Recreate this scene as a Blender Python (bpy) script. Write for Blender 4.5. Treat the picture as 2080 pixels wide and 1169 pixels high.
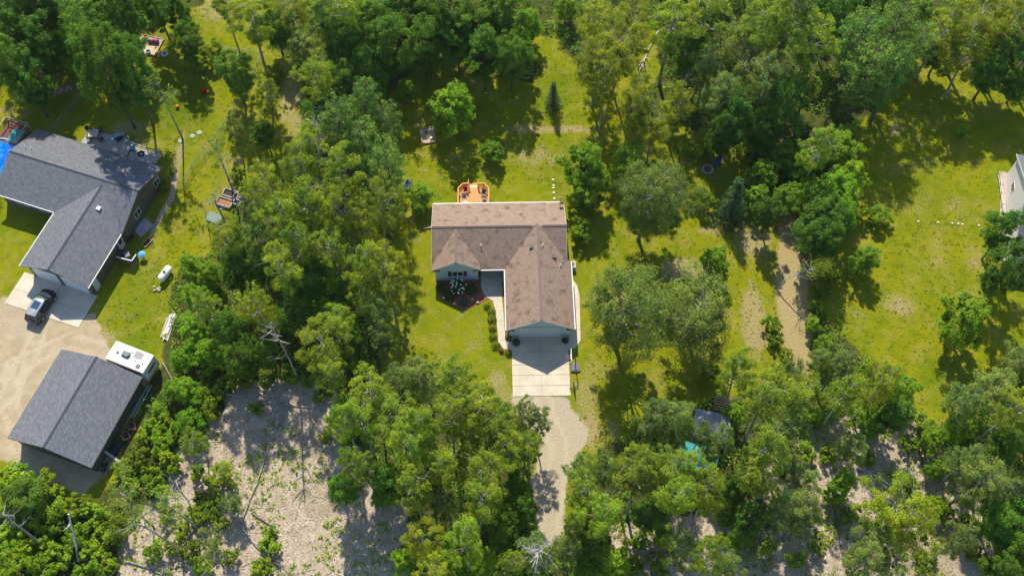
import bpy, bmesh, math, random
import numpy as np
from mathutils import Vector, Matrix

# ------------------------------------------------------------------ camera, sky, sun, exposure
F_PX, TH, CAM_H, ROLL = 2157.2, 0.501, 113.24, 0.025
W_PX, H_PX = 2080.0, 1169.0
scene = bpy.context.scene
for o in list(bpy.data.objects):
    bpy.data.objects.remove(o)
col = scene.collection
CT, ST = math.cos(TH), math.sin(TH)
CAM = np.array([0.0, -CAM_H * math.tan(TH), CAM_H])
cam_d = bpy.data.cameras.new('camera')
cam_o = bpy.data.objects.new('camera', cam_d)
col.objects.link(cam_o)
cam_d.sensor_width = 36.0
cam_d.lens = 36.0 * F_PX / W_PX
cam_d.clip_end = 3000
_r = Vector((1, 0, 0)); _u = Vector((0, CT, ST)); _b = Vector((0, -ST, CT))
_right = _r * math.cos(ROLL) + _u * math.sin(ROLL)
_up = _u * math.cos(ROLL) - _r * math.sin(ROLL)
m = Matrix.Identity(4)
for i in range(3):
    m[i][0], m[i][1], m[i][2], m[i][3] = _right[i], _up[i], _b[i], CAM[i]
cam_o.matrix_world = m
scene.camera = cam_o

SUN_EL, SUN_AZ = math.radians(46.5), math.radians(11.0)   # shadows run to -Y, leaning to +X
world = bpy.data.worlds.new('World'); scene.world = world
world.use_nodes = True
wn = world.node_tree.nodes; wl = world.node_tree.links
bg = wn['Background']; bg.inputs['Strength'].default_value = 0.15
sky = wn.new('ShaderNodeTexSky'); sky.sky_type = 'NISHITA'; sky.sun_disc = False
sky.sun_elevation = SUN_EL
sky.sun_rotation = -SUN_AZ
sky.air_density = 1.0; sky.dust_density = 0.4; sky.ozone_density = 2.5
wl.new(sky.outputs[0], bg.inputs['Color'])
sd = bpy.data.lights.new('sun', 'SUN'); sd.energy = 4.6; sd.angle = math.radians(0.53)
sd.color = (1.0, 0.925, 0.77)
so = bpy.data.objects.new('sun', sd); col.objects.link(so)
sdir = Vector((math.sin(SUN_AZ) * math.cos(SUN_EL), -math.cos(SUN_AZ) * math.cos(SUN_EL), -math.sin(SUN_EL)))
so.rotation_euler = sdir.to_track_quat('-Z', 'Y').to_euler()
so.location = (-20, 80, 120)
scene.view_settings.view_transform = 'Standard'
scene.view_settings.look = 'None'
scene.view_settings.gamma = 1.0
scene.view_settings.exposure = 0.62
scene.view_settings.use_curve_mapping = False

def P(x, y, z=0.0):
    """photo pixel -> world point on the horizontal plane at height z"""
    a, b = x - W_PX / 2, y - H_PX / 2
    u = a * math.cos(ROLL) + b * math.sin(ROLL); v = -a * math.sin(ROLL) + b * math.cos(ROLL)
    d = np.array([u, -v * CT + F_PX * ST, -v * ST - F_PX * CT])
    p = CAM + d * ((CAM_H - z) / -d[2])
    return Vector((float(p[0]), float(p[1]), z))

def px_per_m(x, y, z=0.0):
    b = y - H_PX / 2
    return (F_PX * CT + b * ST) / (CAM_H - z)

# ------------------------------------------------------------------ helpers
rng = random.Random(7)

def tag(o, label=None, cat=None, group=None, kind=None):
    if label: o['label'] = label
    if cat: o['category'] = cat
    if group: o['group'] = group
    if kind: o['kind'] = kind
    return o

def thing(name, label, cat, loc=(0, 0, 0), rz=0.0, group=None):
    o = bpy.data.objects.new(name, None); col.objects.link(o)
    o.empty_display_size = 0.2
    o.location = loc; o.rotation_euler = (0, 0, rz)
    return tag(o, label, cat, group)

class MB:
    def __init__(self): self.v = []; self.f = []
    def add(self, vs, fs):
        n = len(self.v); self.v.extend([tuple(q) for q in vs]); self.f.extend([tuple(i + n for i in f) for f in fs]); return self
    def box(self, x0, y0, z0, x1, y1, z1):
        vs = [(x0, y0, z0), (x1, y0, z0), (x1, y1, z0), (x0, y1, z0), (x0, y0, z1), (x1, y0, z1), (x1, y1, z1), (x0, y1, z1)]
        return self.add(vs, [(3, 2, 1, 0), (4, 5, 6, 7), (0, 1, 5, 4), (1, 2, 6, 5), (2, 3, 7, 6), (3, 0, 4, 7)])
    def cbox(self, c, s, rz=0.0, rx=0.0, ry=0.0):
        M = Matrix.Rotation(rz, 3, 'Z') @ Matrix.Rotation(ry, 3, 'Y') @ Matrix.Rotation(rx, 3, 'X')
        vs = []
        for k in ((-1, -1, -1), (1, -1, -1), (1, 1, -1), (-1, 1, -1), (-1, -1, 1), (1, -1, 1), (1, 1, 1), (-1, 1, 1)):
            vs.append(Vector(c) + M @ Vector((k[0] * s[0] / 2, k[1] * s[1] / 2, k[2] * s[2] / 2)))
        return self.add(vs, [(3, 2, 1, 0), (4, 5, 6, 7), (0, 1, 5, 4), (1, 2, 6, 5), (2, 3, 7, 6), (3, 0, 4, 7)])
    def bar(self, p, q, w, h=None):
        """square bar from p to q"""
        p, q = Vector(p), Vector(q); h = h or w
        d = (q - p).normalized(); a = Vector((0, 0, 1)) if abs(d.z) < .9 else Vector((0, 1, 0))
        s = d.cross(a).normalized(); t = s.cross(d).normalized()
        vs = []
        for e in (p, q):
            for k in ((-1, -1), (1, -1), (1, 1), (-1, 1)): vs.append(e + s * k[0] * w / 2 + t * k[1] * h / 2)
        return self.add(vs, [(0, 1, 2, 3), (7, 6, 5, 4), (0, 4, 5, 1), (1, 5, 6, 2), (2, 6, 7, 3), (3, 7, 4, 0)])
    def prism(self, poly, z0, z1):
        n = len(poly)
        vs = [(x, y, z0) for x, y in poly] + [(x, y, z1) for x, y in poly]
        fs = [tuple(range(n))[::-1], tuple(range(n, 2 * n))] + [(i, (i + 1) % n, (i + 1) % n + n, i + n) for i in range(n)]
        return self.add(vs, fs)
    def tube(self, pts, rad, n=6, cap=True):
        pts = [Vector(q) for q in pts]
        if not isinstance(rad, (list, tuple)): rad = [rad] * len(pts)
        vs = []; fs = []
        prev = None
        for i, p in enumerate(pts):
            d = (pts[min(i + 1, len(pts) - 1)] - pts[max(i - 1, 0)])
            d = d.normalized() if d.length > 1e-9 else Vector((0, 0, 1))
            a = prev if prev is not None and abs(prev.dot(d)) < .95 else (Vector((1, 0, 0)) if abs(d.x) < .8 else Vector((0, 1, 0)))
            s = (a - d * a.dot(d)).normalized(); t = d.cross(s); prev = s
            for k in range(n):
                an = 2 * math.pi * k / n
                vs.append(p + s * (math.cos(an) * rad[i]) + t * (math.sin(an) * rad[i]))
        for i in range(len(pts) - 1):
            for k in range(n):
                fs.append((i * n + k, i * n + (k + 1) % n, (i + 1) * n + (k + 1) % n, (i + 1) * n + k))
        if cap:
            fs.append(tuple(range(n))[::-1]); fs.append(tuple((len(pts) - 1) * n + k for k in range(n)))
        return self.add(vs, fs)
    def cyl(self, c, r, z0, z1, n=12, r2=None):
        return self.tube([(c[0], c[1], z0), (c[0], c[1], z1)], [r, r if r2 is None else r2], n)
    def ring(self, c, R, r, n=18, m=6):
        vs = []; fs = []
        for i in range(n):
            a = 2 * math.pi * i / n
            for k in range(m):
                b = 2 * math.pi * k / m
                vs.append((c[0] + (R + r * math.cos(b)) * math.cos(a), c[1] + (R + r * math.cos(b)) * math.sin(a), c[2] + r * math.sin(b)))
        for i in range(n):
            for k in range(m):
                fs.append((i * m + k, ((i + 1) % n) * m + k, ((i + 1) % n) * m + (k + 1) % m, i * m + (k + 1) % m))
        return self.add(vs, fs)
    def blob(self, c, r, n=10, m=6, jit=0.0, rn=None):
        """ellipsoid, r=(rx,ry,rz)"""
        vs = [(c[0], c[1], c[2] - r[2])]; fs = []
        for j in range(1, m):
            ph = math.pi * j / m
            for i in range(n):
                a = 2 * math.pi * i / n; k = 1 + (rn.uniform(-jit, jit) if rn else 0)
                vs.append((c[0] + r[0] * k * math.sin(ph) * math.cos(a), c[1] + r[1] * k * math.sin(ph) * math.sin(a), c[2] - r[2] * k * math.cos(ph)))
        vs.append((c[0], c[1], c[2] + r[2])); top = len(vs) - 1
        for i in range(n): fs.append((0, 1 + (i + 1) % n, 1 + i)); fs.append((top, top - n + i, top - n + (i + 1) % n))
        for j in range(m - 2):
            for i in range(n):
                a = 1 + j * n; fs.append((a + i, a + (i + 1) % n, a + n + (i + 1) % n, a + n + i))
        return self.add(vs, fs)
    def mesh(self, name):
        me = bpy.data.meshes.new(name); me.from_pydata([tuple(map(float, q)) for q in self.v], [], self.f); me.update()
        return me
    def build(self, name, mat, parent=None, smooth=False, bevel=0.0):
        me = self.mesh(name)
        if bevel:
            b = bmesh.new(); b.from_mesh(me)
            bmesh.ops.bevel(b, geom=list(b.edges), offset=bevel, segments=2, affect='EDGES', clamp_overlap=True)
            b.to_mesh(me); b.free()
        if smooth:
            me.polygons.foreach_set('use_smooth', [True] * len(me.polygons))
        me.materials.append(mat)
        o = bpy.data.objects.new(name, me); col.objects.link(o)
        if parent is not None: o.parent = parent
        return o

def link_mesh(name, me, parent=None):
    o = bpy.data.objects.new(name, me); col.objects.link(o)
    if parent is not None: o.parent = parent
    return o

# ------------------------------------------------------------------ materials
MATS = {}
def nodes_of(name):
    m = bpy.data.materials.new(name); m.use_nodes = True
    nt = m.node_tree; nt.nodes.clear()
    out = nt.nodes.new('ShaderNodeOutputMaterial')
    return m, nt, out
def N(nt, t, **kw):
    n = nt.nodes.new('ShaderNode' + t)
    for k, v in kw.items(): setattr(n, k, v)
    return n
def noise(nt, vec, scale, detail=4, rough=0.6):
    n = N(nt, 'TexNoise'); n.inputs['Scale'].default_value = scale; n.inputs['Detail'].default_value = detail
    n.inputs['Roughness'].default_value = rough
    nt.links.new(vec, n.inputs['Vector']); return n.outputs['Fac']
def math_n(nt, op, a, b=None, clamp=False):
    n = N(nt, 'Math', operation=op); n.use_clamp = clamp
    for i, x in enumerate((a, b)):
        if x is None: continue
        if isinstance(x, (int, float)): n.inputs[i].default_value = x
        else: nt.links.new(x, n.inputs[i])
    return n.outputs[0]
def ramp(nt, fac, lo, hi):
    n = N(nt, 'MapRange'); n.interpolation_type = 'SMOOTHSTEP'
    n.inputs['From Min'].default_value = lo; n.inputs['From Max'].default_value = hi
    nt.links.new(fac, n.inputs['Value']); return n.outputs['Result']
def mixc(nt, fac, a, b):
    n = N(nt, 'Mix', data_type='RGBA')
    for sock, x in ((n.inputs[0], fac), (n.inputs[6], a), (n.inputs[7], b)):
        if isinstance(x, (int, float)): sock.default_value = x
        elif isinstance(x, (tuple, list)): sock.default_value = (x[0], x[1], x[2], 1)
        else: nt.links.new(x, sock)
    return n.outputs[2]
def scale_c(c, k): return tuple(min(1, x * k) for x in c)

def mat(name, c, rough=0.7, var=0.25, scale=3.0, bump=0.15, bscale=40.0, metal=0.0, spec=0.3, coat=0.0):
    """plain weathered surface: base colour with two octaves of mottling and fine relief"""
    if name in MATS: return MATS[name]
    m, nt, out = nodes_of(name)
    b = N(nt, 'BsdfPrincipled'); nt.links.new(b.outputs[0], out.inputs[0])
    tc = N(nt, 'TexCoord').outputs['Object']
    n1 = noise(nt, tc, scale, 5); n2 = noise(nt, tc, scale * 9, 3)
    f = math_n(nt, 'ADD', math_n(nt, 'MULTIPLY', n1, .65), math_n(nt, 'MULTIPLY', n2, .35))
    cc = mixc(nt, ramp(nt, f, .3, .7), scale_c(c, 1 - var), scale_c(c, 1 + var))
    nt.links.new(cc, b.inputs['Base Color'])
    b.inputs['Roughness'].default_value = rough; b.inputs['Metallic'].default_value = metal
    b.inputs['Specular IOR Level'].default_value = spec
    b.inputs['Coat Weight'].default_value = coat
    if bump:
        bn = N(nt, 'Bump'); bn.inputs['Strength'].default_value = bump; bn.inputs['Distance'].default_value = .02
        nt.links.new(noise(nt, tc, bscale, 3), bn.inputs['Height']); nt.links.new(bn.outputs[0], b.inputs['Normal'])
    MATS[name] = m; return m

def shingle_mat(name, c_lo, c_hi, stain, pitch_step=0.075):
    """asphalt shingles: courses follow height up the slope, tabs and granules from noise, weather stains"""
    m, nt, out = nodes_of(name)
    b = N(nt, 'BsdfPrincipled'); nt.links.new(b.outputs[0], out.inputs[0])
    tc = N(nt, 'TexCoord').outputs['Object']
    sep = N(nt, 'SeparateXYZ'); nt.links.new(tc, sep.inputs[0])
    zc = math_n(nt, 'DIVIDE', sep.outputs['Z'], pitch_step)
    course = math_n(nt, 'FLOOR', zc); fr = math_n(nt, 'FRACT', zc)
    # tab cells: position along the eave (x+y mixes both ridge directions) and course number
    along = math_n(nt, 'ADD', math_n(nt, 'MULTIPLY', sep.outputs['X'], 3.1), math_n(nt, 'MULTIPLY', sep.outputs['Y'], 3.3))
    cell = math_n(nt, 'FLOOR', math_n(nt, 'ADD', along, math_n(nt, 'MULTIPLY', course, .37)))
    cv = N(nt, 'CombineXYZ'); nt.links.new(cell, cv.inputs[0]); nt.links.new(course, cv.inputs[1])
    wn_ = N(nt, 'TexWhiteNoise'); nt.links.new(cv.outputs[0], wn_.inputs['Vector'])
    gran = noise(nt, tc, 30, 3)
    f = math_n(nt, 'ADD', math_n(nt, 'MULTIPLY', wn_.outputs['Value'], .38), math_n(nt, 'MULTIPLY', gran, .62))
    cc = mixc(nt, f, c_lo, c_hi)
    edge = ramp(nt, fr, .0, .28)
    cc = mixc(nt, math_n(nt, 'MULTIPLY', math_n(nt, 'SUBTRACT', 1.0, edge), .55), cc, scale_c(c_lo, .45))
    mp = N(nt, 'Mapping'); mp.inputs['Scale'].default_value = (1.3, 1.3, .35); nt.links.new(tc, mp.inputs['Vector'])
    st = ramp(nt, noise(nt, mp.outputs[0], .8, 6, .65), .50, .72)
    cc = mixc(nt, math_n(nt, 'MULTIPLY', st, stain), cc, scale_c(c_lo, .55))
    nt.links.new(cc, b.inputs['Base Color']); b.inputs['Roughness'].default_value = .9
    b.inputs['Specular IOR Level'].default_value = .2
    bn = N(nt, 'Bump'); bn.inputs['Strength'].default_value = .5; bn.inputs['Distance'].default_value = .02
    nt.links.new(math_n(nt, 'ADD', fr, gran), bn.inputs['Height']); nt.links.new(bn.outputs[0], b.inputs['Normal'])
    MATS[name] = m; return m

def leaf_mat(name, c, c2, trans=0.45, hue=0.22):
    m, nt, out = nodes_of(name)
    at = N(nt, 'Attribute'); at.attribute_name = 'tint'
    oi = N(nt, 'ObjectInfo')
    tint = at.outputs['Fac']
    cc = mixc(nt, tint, c, c2)
    var = math_n(nt, 'ADD', 1.0 - hue, math_n(nt, 'MULTIPLY', oi.outputs['Random'], 2 * hue))
    hs = N(nt, 'HueSaturation'); nt.links.new(cc, hs.inputs['Color']); nt.links.new(var, hs.inputs['Value'])
    nt.links.new(math_n(nt, 'ADD', .496, math_n(nt, 'MULTIPLY', math_n(nt, 'FRACT', math_n(nt, 'MULTIPLY', oi.outputs['Random'], 7.3)), .026)), hs.inputs['Hue'])
    d = N(nt, 'BsdfDiffuse'); t = N(nt, 'BsdfTranslucent'); g = N(nt, 'BsdfGlossy'); g.inputs['Roughness'].default_value = .45
    g.inputs['Color'].default_value = (1, 1, 1, 1)
    nt.links.new(hs.outputs[0], d.inputs['Color'])
    tcol = mixc(nt, .35, hs.outputs[0], scale_c(c2, 1.35)); nt.links.new(tcol, t.inputs['Color'])
    mx = N(nt, 'MixShader'); mx.inputs[0].default_value = trans
    nt.links.new(d.outputs[0], mx.inputs[1]); nt.links.new(t.outputs[0], mx.inputs[2])
    m2 = N(nt, 'MixShader'); m2.inputs[0].default_value = .010
    nt.links.new(mx.outputs[0], m2.inputs[1]); nt.links.new(g.outputs[0], m2.inputs[2])
    nt.links.new(m2.outputs[0], out.inputs[0])
    MATS[name] = m; return m

def glass_mat(name, c):
    m, nt, out = nodes_of(name)
    b = N(nt, 'BsdfPrincipled'); nt.links.new(b.outputs[0], out.inputs[0])
    tc = N(nt, 'TexCoord').outputs['Object']
    nt.links.new(mixc(nt, noise(nt, tc, 2, 2), scale_c(c, .7), scale_c(c, 1.3)), b.inputs['Base Color'])
    b.inputs['Roughness'].default_value = .06; b.inputs['Specular IOR Level'].default_value = .7
    MATS[name] = m; return m
# ------------------------------------------------------------------ ground, split into its zones along shared edges
def poly_w(px): return np.array([[P(x, y)[0], P(x, y)[1]] for x, y in px])
def sdist(pts, poly):
    """signed distance, positive inside"""
    inside = np.zeros(len(pts), bool); dist = np.full(len(pts), 1e9)
    n = len(poly)
    for i in range(n):
        a, b = poly[i], poly[(i + 1) % n]
        e = b - a; w = pts - a
        t = np.clip((w @ e) / (e @ e + 1e-12), 0, 1)
        dist = np.minimum(dist, np.hypot(w[:, 0] - t * e[0], w[:, 1] - t * e[1]))
        c = (a[1] > pts[:, 1]) != (b[1] > pts[:, 1])
        x = a[0] + (pts[:, 1] - a[1]) / (b[1] - a[1] + 1e-12) * e[0]
        inside ^= c & (pts[:, 0] < x)
    return np.where(inside, dist, -dist)

LAWN = [
    [(770, 250), (800, 190), (850, 135), (950, 128), (1080, 165), (1096, 80), (1135, 66), (1180, 150), (1216, 205), (1290, 120), (1320, 40), (1350, 60),
     (1335, 150), (1270, 260), (1400, 265), (1470, 285), (1520, 330), (1530, 410), (1600, 430), (1640, 560), (1655, 765), (1560, 790), (1480, 800), (1330, 880), (1235, 900),
     (1190, 960), (1165, 1110), (1080, 1115), (1070, 960), (1040, 830), (860, 760), (770, 770), (780, 640), (790, 560), (800, 420)],
    [(1840, 130), (2300, 130), (2300, 700), (2080, 720), (1985, 850), (1930, 890), (1850, 860), (1770, 740), (1690, 660), (1650, 560), (1720, 470), (1740, 420), (1700, 300), (1780, 200)],
    [(-200, 170), (0, 110), (80, 150), (280, 120), (310, 50), (420, 10), (440, -60), (560, -60), (540, 100), (640, 140), (625, 280), (570, 340), (450, 440), (430, 520), (350, 570),
     (330, 640), (330, 730), (300, 790), (300, 840), (200, 1000), (0, 1010), (-200, 1000)],
]
SAND = [[(-200, 590), (10, 605), (152, 650), (190, 640), (222, 690), (232, 716), (300, 760), (290, 820), (190, 980), (165, 1003), (80, 975), (20, 940), (-200, 930)]]
GRAVEL = [[(1044, 800), (1160, 800), (1172, 830), (1188, 855), (1192, 885), (1176, 925), (1160, 985), (1150, 1070), (1138, 1110), (1092, 1110), (1084, 1050), (1082, 960), (1084, 900), (1058, 850)]]
CHIPS = [[(440, 800), (500, 775), (600, 765), (640, 745), (648, 790), (690, 850), (735, 930), (735, 990), (810, 1040), (850, 1180), (860, 1260), (200, 1260), (235, 1169), (245, 1085), (330, 1000), (318, 935), (400, 880), (430, 840)],
         [(1560, 940), (1640, 880), (1700, 870), (1860, 850), (1910, 880), (1950, 960), (2000, 1040), (2020, 1260), (1240, 1260), (1250, 1080), (1330, 1040), (1450, 1060), (1580, 1010)]]
STRAW = [[(1586, 440), (1626, 436), (1636, 560), (1650, 758), (1604, 756), (1584, 640), (1572, 560)]]
LANES = [([(1101, 800), (1112, 850), (1138, 905), (1130, 980), (1118, 1050), (1112, 1120)], .85), ([(92, 640), (60, 720), (20, 800), (-60, 860)], .85), ([(230, 720), (140, 690), (60, 730), (0, 790), (-60, 830)], .85), ([(40, 900), (20, 820), (30, 740)], .85)]
DRY = [(590, 200, 30, 70, .9), (600, 250, 25, 40, .7), (60, 690, 60, 40, .3), (200, 690, 45, 35, .9), (250, 640, 30, 60, .35), (470, 330, 50, 40, .55), (400, 420, 40, 60, .35),
       (260, 260, 60, 25, .7), (300, 290, 60, 20, .5), (1100, 320, 80, 28, .55), (1080, 262, 90, 12, .75), (1160, 262, 50, 12, .8), (1385, 545, 55, 30, .85), (1450, 470, 60, 20, .55),
       (1530, 490, 50, 45, .95), (1530, 640, 30, 90, .9), (1190, 810, 40, 60, .6), (1200, 760, 30, 40, .5), (1010, 770, 30, 40, .65), (960, 690, 40, 60, .4), (940, 760, 50, 30, .4),
       (1020, 800, 30, 30, .6), (900, 430, 30, 30, .25), (1870, 430, 60, 80, .35), (1900, 520, 30, 70, .5), (1850, 560, 30, 60, .4), (1980, 530, 40, 50, .55), (1830, 620, 45, 35, .7),
       (1820, 260, 25, 30, .6), (1670, 260, 25, 30, .9), (1790, 1040, 30, 20, .6), (970, 170, 25, 14, .6), (920, 165, 30, 10, .6), (860, 345, 14, 8, .8), (1215, 600, 16, 40, .6), (440, 20, 60, 40, .6),
       (30, 230, 60, 30, .5), (360, 330, 14, 70, .8), (1240, 880, 30, 40, .5), (1200, 870, 22, 45, .9), (1750, 640, 30, 30, .4), (1940, 420, 40, 40, .45), (1890, 330, 40, 40, .35), (880, 640, 30, 40, .35), (930, 640, 30, 30, .4), (860, 480, 20, 40, .4), (1060, 370, 50, 20, .25), (1410, 560, 40, 30, .7)]
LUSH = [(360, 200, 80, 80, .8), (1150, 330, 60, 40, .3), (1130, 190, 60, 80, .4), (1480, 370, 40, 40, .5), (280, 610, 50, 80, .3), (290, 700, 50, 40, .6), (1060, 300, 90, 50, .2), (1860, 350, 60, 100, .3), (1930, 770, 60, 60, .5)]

GS = 0.5
xs = np.arange(-110, 110.01, GS); ys = np.arange(-56, 84.01, GS)
GX, GY = np.meshgrid(xs, ys); gp = np.stack([GX.ravel(), GY.ravel()], 1)
_nr = np.random.RandomState(5)
def smooth_noise(shape, cell):
    h, w = int(shape[0] / cell) + 3, int(shape[1] / cell) + 3
    g = _nr.rand(h, w)
    yy = np.arange(shape[0]) / cell; xx = np.arange(shape[1]) / cell
    y0 = yy.astype(int); x0 = xx.astype(int); fy = (yy - y0)[:, None]; fx = (xx - x0)[None, :]
    fy = fy * fy * (3 - 2 * fy); fx = fx * fx * (3 - 2 * fx)
    a = g[np.ix_(y0, x0)]; b = g[np.ix_(y0, x0 + 1)]; c_ = g[np.ix_(y0 + 1, x0)]; d = g[np.ix_(y0 + 1, x0 + 1)]
    return (a * (1 - fx) + b * fx) * (1 - fy) + (c_ * (1 - fx) + d * fx) * fy
wob = ((smooth_noise(GX.shape, 9) - .5) * 2.4 + (smooth_noise(GX.shape, 3) - .5) * 1.3 + (smooth_noise(GX.shape, 1.3) - .5) * .6).ravel()
def field(polys, amp=1.0):
    return np.max([sdist(gp, poly_w(q)) for q in polys], 0) + wob * amp
def soft(d, w): return np.clip(.5 + d / (2 * w), 0, 1)
d_lawn, d_sand, d_grav, d_chip, d_straw, d_mul = field(LAWN, 1.0), field(SAND, .55), field(GRAVEL, .45), field(CHIPS, 1.0), field(STRAW, .3), None
def ell(lst):
    o = np.zeros(len(gp))
    for x, y, rx, ry, s in lst:
        c_ = P(x, y); k = px_per_m(x, y)
        d = np.hypot((gp[:, 0] - c_.x) / (rx / k), (gp[:, 1] - c_.y) / (ry / k / .88))
        o = np.maximum(o, s * np.clip(1.35 - d + wob * .12, 0, 1))
    return o
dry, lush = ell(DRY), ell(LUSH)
def lane_mask():
    o = np.zeros(len(gp))
    for pts, off in LANES:
        w_ = poly_w(pts); d = np.full(len(gp), 1e9)
        for i in range(len(w_) - 1):
            e = w_[i + 1] - w_[i]; q_ = gp - w_[i]; t = np.clip((q_ @ e) / (e @ e), 0, 1); d = np.minimum(d, np.hypot(q_[:, 0] - t * e[0], q_[:, 1] - t * e[1]))
        o = np.maximum(o, np.clip(1.25 - np.abs(d + wob * .12 - off) / .42, 0, 1))
    return o
za = np.stack([soft(d_lawn, 1.2), soft(d_sand, .8), soft(d_grav, .8), soft(d_chip, 1.2)], 1)
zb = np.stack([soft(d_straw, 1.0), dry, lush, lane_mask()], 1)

gm, nt, out = nodes_of('ground')
b = N(nt, 'BsdfPrincipled'); nt.links.new(b.outputs[0], out.inputs[0]); b.inputs['Roughness'].default_value = .95; b.inputs['Specular IOR Level'].default_value = 0
pos = N(nt, 'NewGeometry').outputs['Position']
A = N(nt, 'Attribute'); A.attribute_name = 'zone_a'; B_ = N(nt, 'Attribute'); B_.attribute_name = 'zone_b'
sa = N(nt, 'SeparateColor'); nt.links.new(A.outputs['Color'], sa.inputs[0]); sb = N(nt, 'SeparateColor'); nt.links.new(B_.outputs['Color'], sb.inputs[0])
nbig = noise(nt, pos, .12, 6, .6); nmid = noise(nt, pos, .7, 5, .65); nfine = noise(nt, pos, 4.5, 4, .7); ngr = noise(nt, pos, 16, 3, .7)
brk = math_n(nt, 'SUBTRACT', math_n(nt, 'ADD', math_n(nt, 'MULTIPLY', nmid, .6), math_n(nt, 'MULTIPLY', nfine, .5)), .55)
def edge(maskv, k=1.1, lo=.38, hi=.62):
    return ramp(nt, math_n(nt, 'ADD', maskv, math_n(nt, 'MULTIPLY', brk, k)), lo, hi)
GRASS_A, GRASS_B, GRASS_C = (.095, .158, .004), (.245, .235, .006), (.172, .205, .005)
grass = mixc(nt, ramp(nt, nbig, .30, .70), GRASS_C, GRASS_B)
grass = mixc(nt, math_n(nt, 'MULTIPLY', ramp(nt, nmid, .35, .75), .75), grass, GRASS_A)
ntan = noise(nt, pos, .33, 6, .7)
grass = mixc(nt, math_n(nt, 'MULTIPLY', math_n(nt, 'MULTIPLY', ramp(nt, ntan, .46, .66), ramp(nt, nfine, .32, .60)), .6), grass, (.35, .27, .085))
grass = mixc(nt, math_n(nt, 'MULTIPLY', ramp(nt, nfine, .45, .75), .40), grass, (.29, .27, .018))
grass = mixc(nt, math_n(nt, 'MULTIPLY', ramp(nt, ngr, .5, .75), .4), grass, (.05, .085, .004))
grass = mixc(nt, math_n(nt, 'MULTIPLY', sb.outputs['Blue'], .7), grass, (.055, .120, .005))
dryc = mixc(nt, ramp(nt, nfine, .3, .7), (.24, .19, .075), (.42, .33, .17))
grass = mixc(nt, math_n(nt, 'MULTIPLY', edge(sb.outputs['Green'], 1.7, .30, .78), .85), grass, dryc)
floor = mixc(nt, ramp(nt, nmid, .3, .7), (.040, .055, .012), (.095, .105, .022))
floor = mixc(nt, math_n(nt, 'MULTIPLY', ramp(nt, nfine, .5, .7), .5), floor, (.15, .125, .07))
mulc = mixc(nt, ramp(nt, nfine, .3, .7), (.20, .165, .115), (.36, .30, .22))
vor = N(nt, 'TexVoronoi'); vor.inputs['Scale'].default_value = 6.5; mpv = N(nt, 'Mapping'); mpv.inputs['Scale'].default_value = (1, .7, 1)
mpv.inputs['Rotation'].default_value = (0, 0, .7); nt.links.new(pos, mpv.inputs['Vector']); nt.links.new(mpv.outputs[0], vor.inputs['Vector'])
vs_ = N(nt, 'SeparateColor'); nt.links.new(vor.outputs['Color'], vs_.inputs[0])
chip = mixc(nt, vs_.outputs['Red'], (.34, .265, .190), (.56, .465, .36))
chip = mixc(nt, ramp(nt, nmid, .42, .7), chip, (.35, .27, .19))
chip = mixc(nt, math_n(nt, 'MULTIPLY', ramp(nt, nfine, .56, .7), .6), chip, (.60, .52, .41))
chip = mixc(nt, math_n(nt, 'MULTIPLY', ramp(nt, nbig, .52, .68), .35), chip, (.16, .15, .045))
sand = mixc(nt, ramp(nt, nmid, .3, .72), (.37, .285, .175), (.48, .385, .255))
sand = mixc(nt, ramp(nt, nbig, .45, .7), sand, (.43, .35, .25))
sand = mixc(nt, math_n(nt, 'MULTIPLY', ramp(nt, ngr, .55, .75), .35), sand, (.28, .22, .13))
grav = mixc(nt, ramp(nt, nfine, .3, .7), (.385, .32, .215), (.48, .405, .295))
grav = mixc(nt, math_n(nt, 'MULTIPLY', ramp(nt, ngr, .5, .7), .35), grav, (.33, .27, .165))
straw = mixc(nt, ramp(nt, nfine, .3, .7), (.30, .225, .095), (.43, .335, .165))
straw = mixc(nt, math_n(nt, 'MULTIPLY', ramp(nt, ngr, .5, .72), .4), straw, (.22, .16, .06))
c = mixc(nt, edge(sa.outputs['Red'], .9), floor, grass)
lane = math_n(nt, 'MULTIPLY', ramp(nt, math_n(nt, 'ADD', B_.outputs['Alpha'], math_n(nt, 'MULTIPLY', brk, .8)), .25, .85), .32)
grav = mixc(nt, lane, grav, (.56, .475, .35))
sand = mixc(nt, lane, sand, (.58, .49, .36))
c = mixc(nt, edge(A.outputs['Alpha'], .9), c, chip)
c = mixc(nt, edge(sb.outputs['Red'], 1.0, .3, .7), c, straw)
c = mixc(nt, edge(sa.outputs['Green'], .9), c, sand)
c = mixc(nt, edge(sa.outputs['Blue'], .9), c, grav)
nt.links.new(c, b.inputs['Base Color'])
bn = N(nt, 'Bump'); bn.inputs['Strength'].default_value = .9; bn.inputs['Distance'].default_value = .12
nt.links.new(math_n(nt, 'ADD', nfine, math_n(nt, 'MULTIPLY', ngr, .7)), bn.inputs['Height']); nt.links.new(bn.outputs[0], b.inputs['Normal'])
MATS['ground'] = gm

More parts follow.
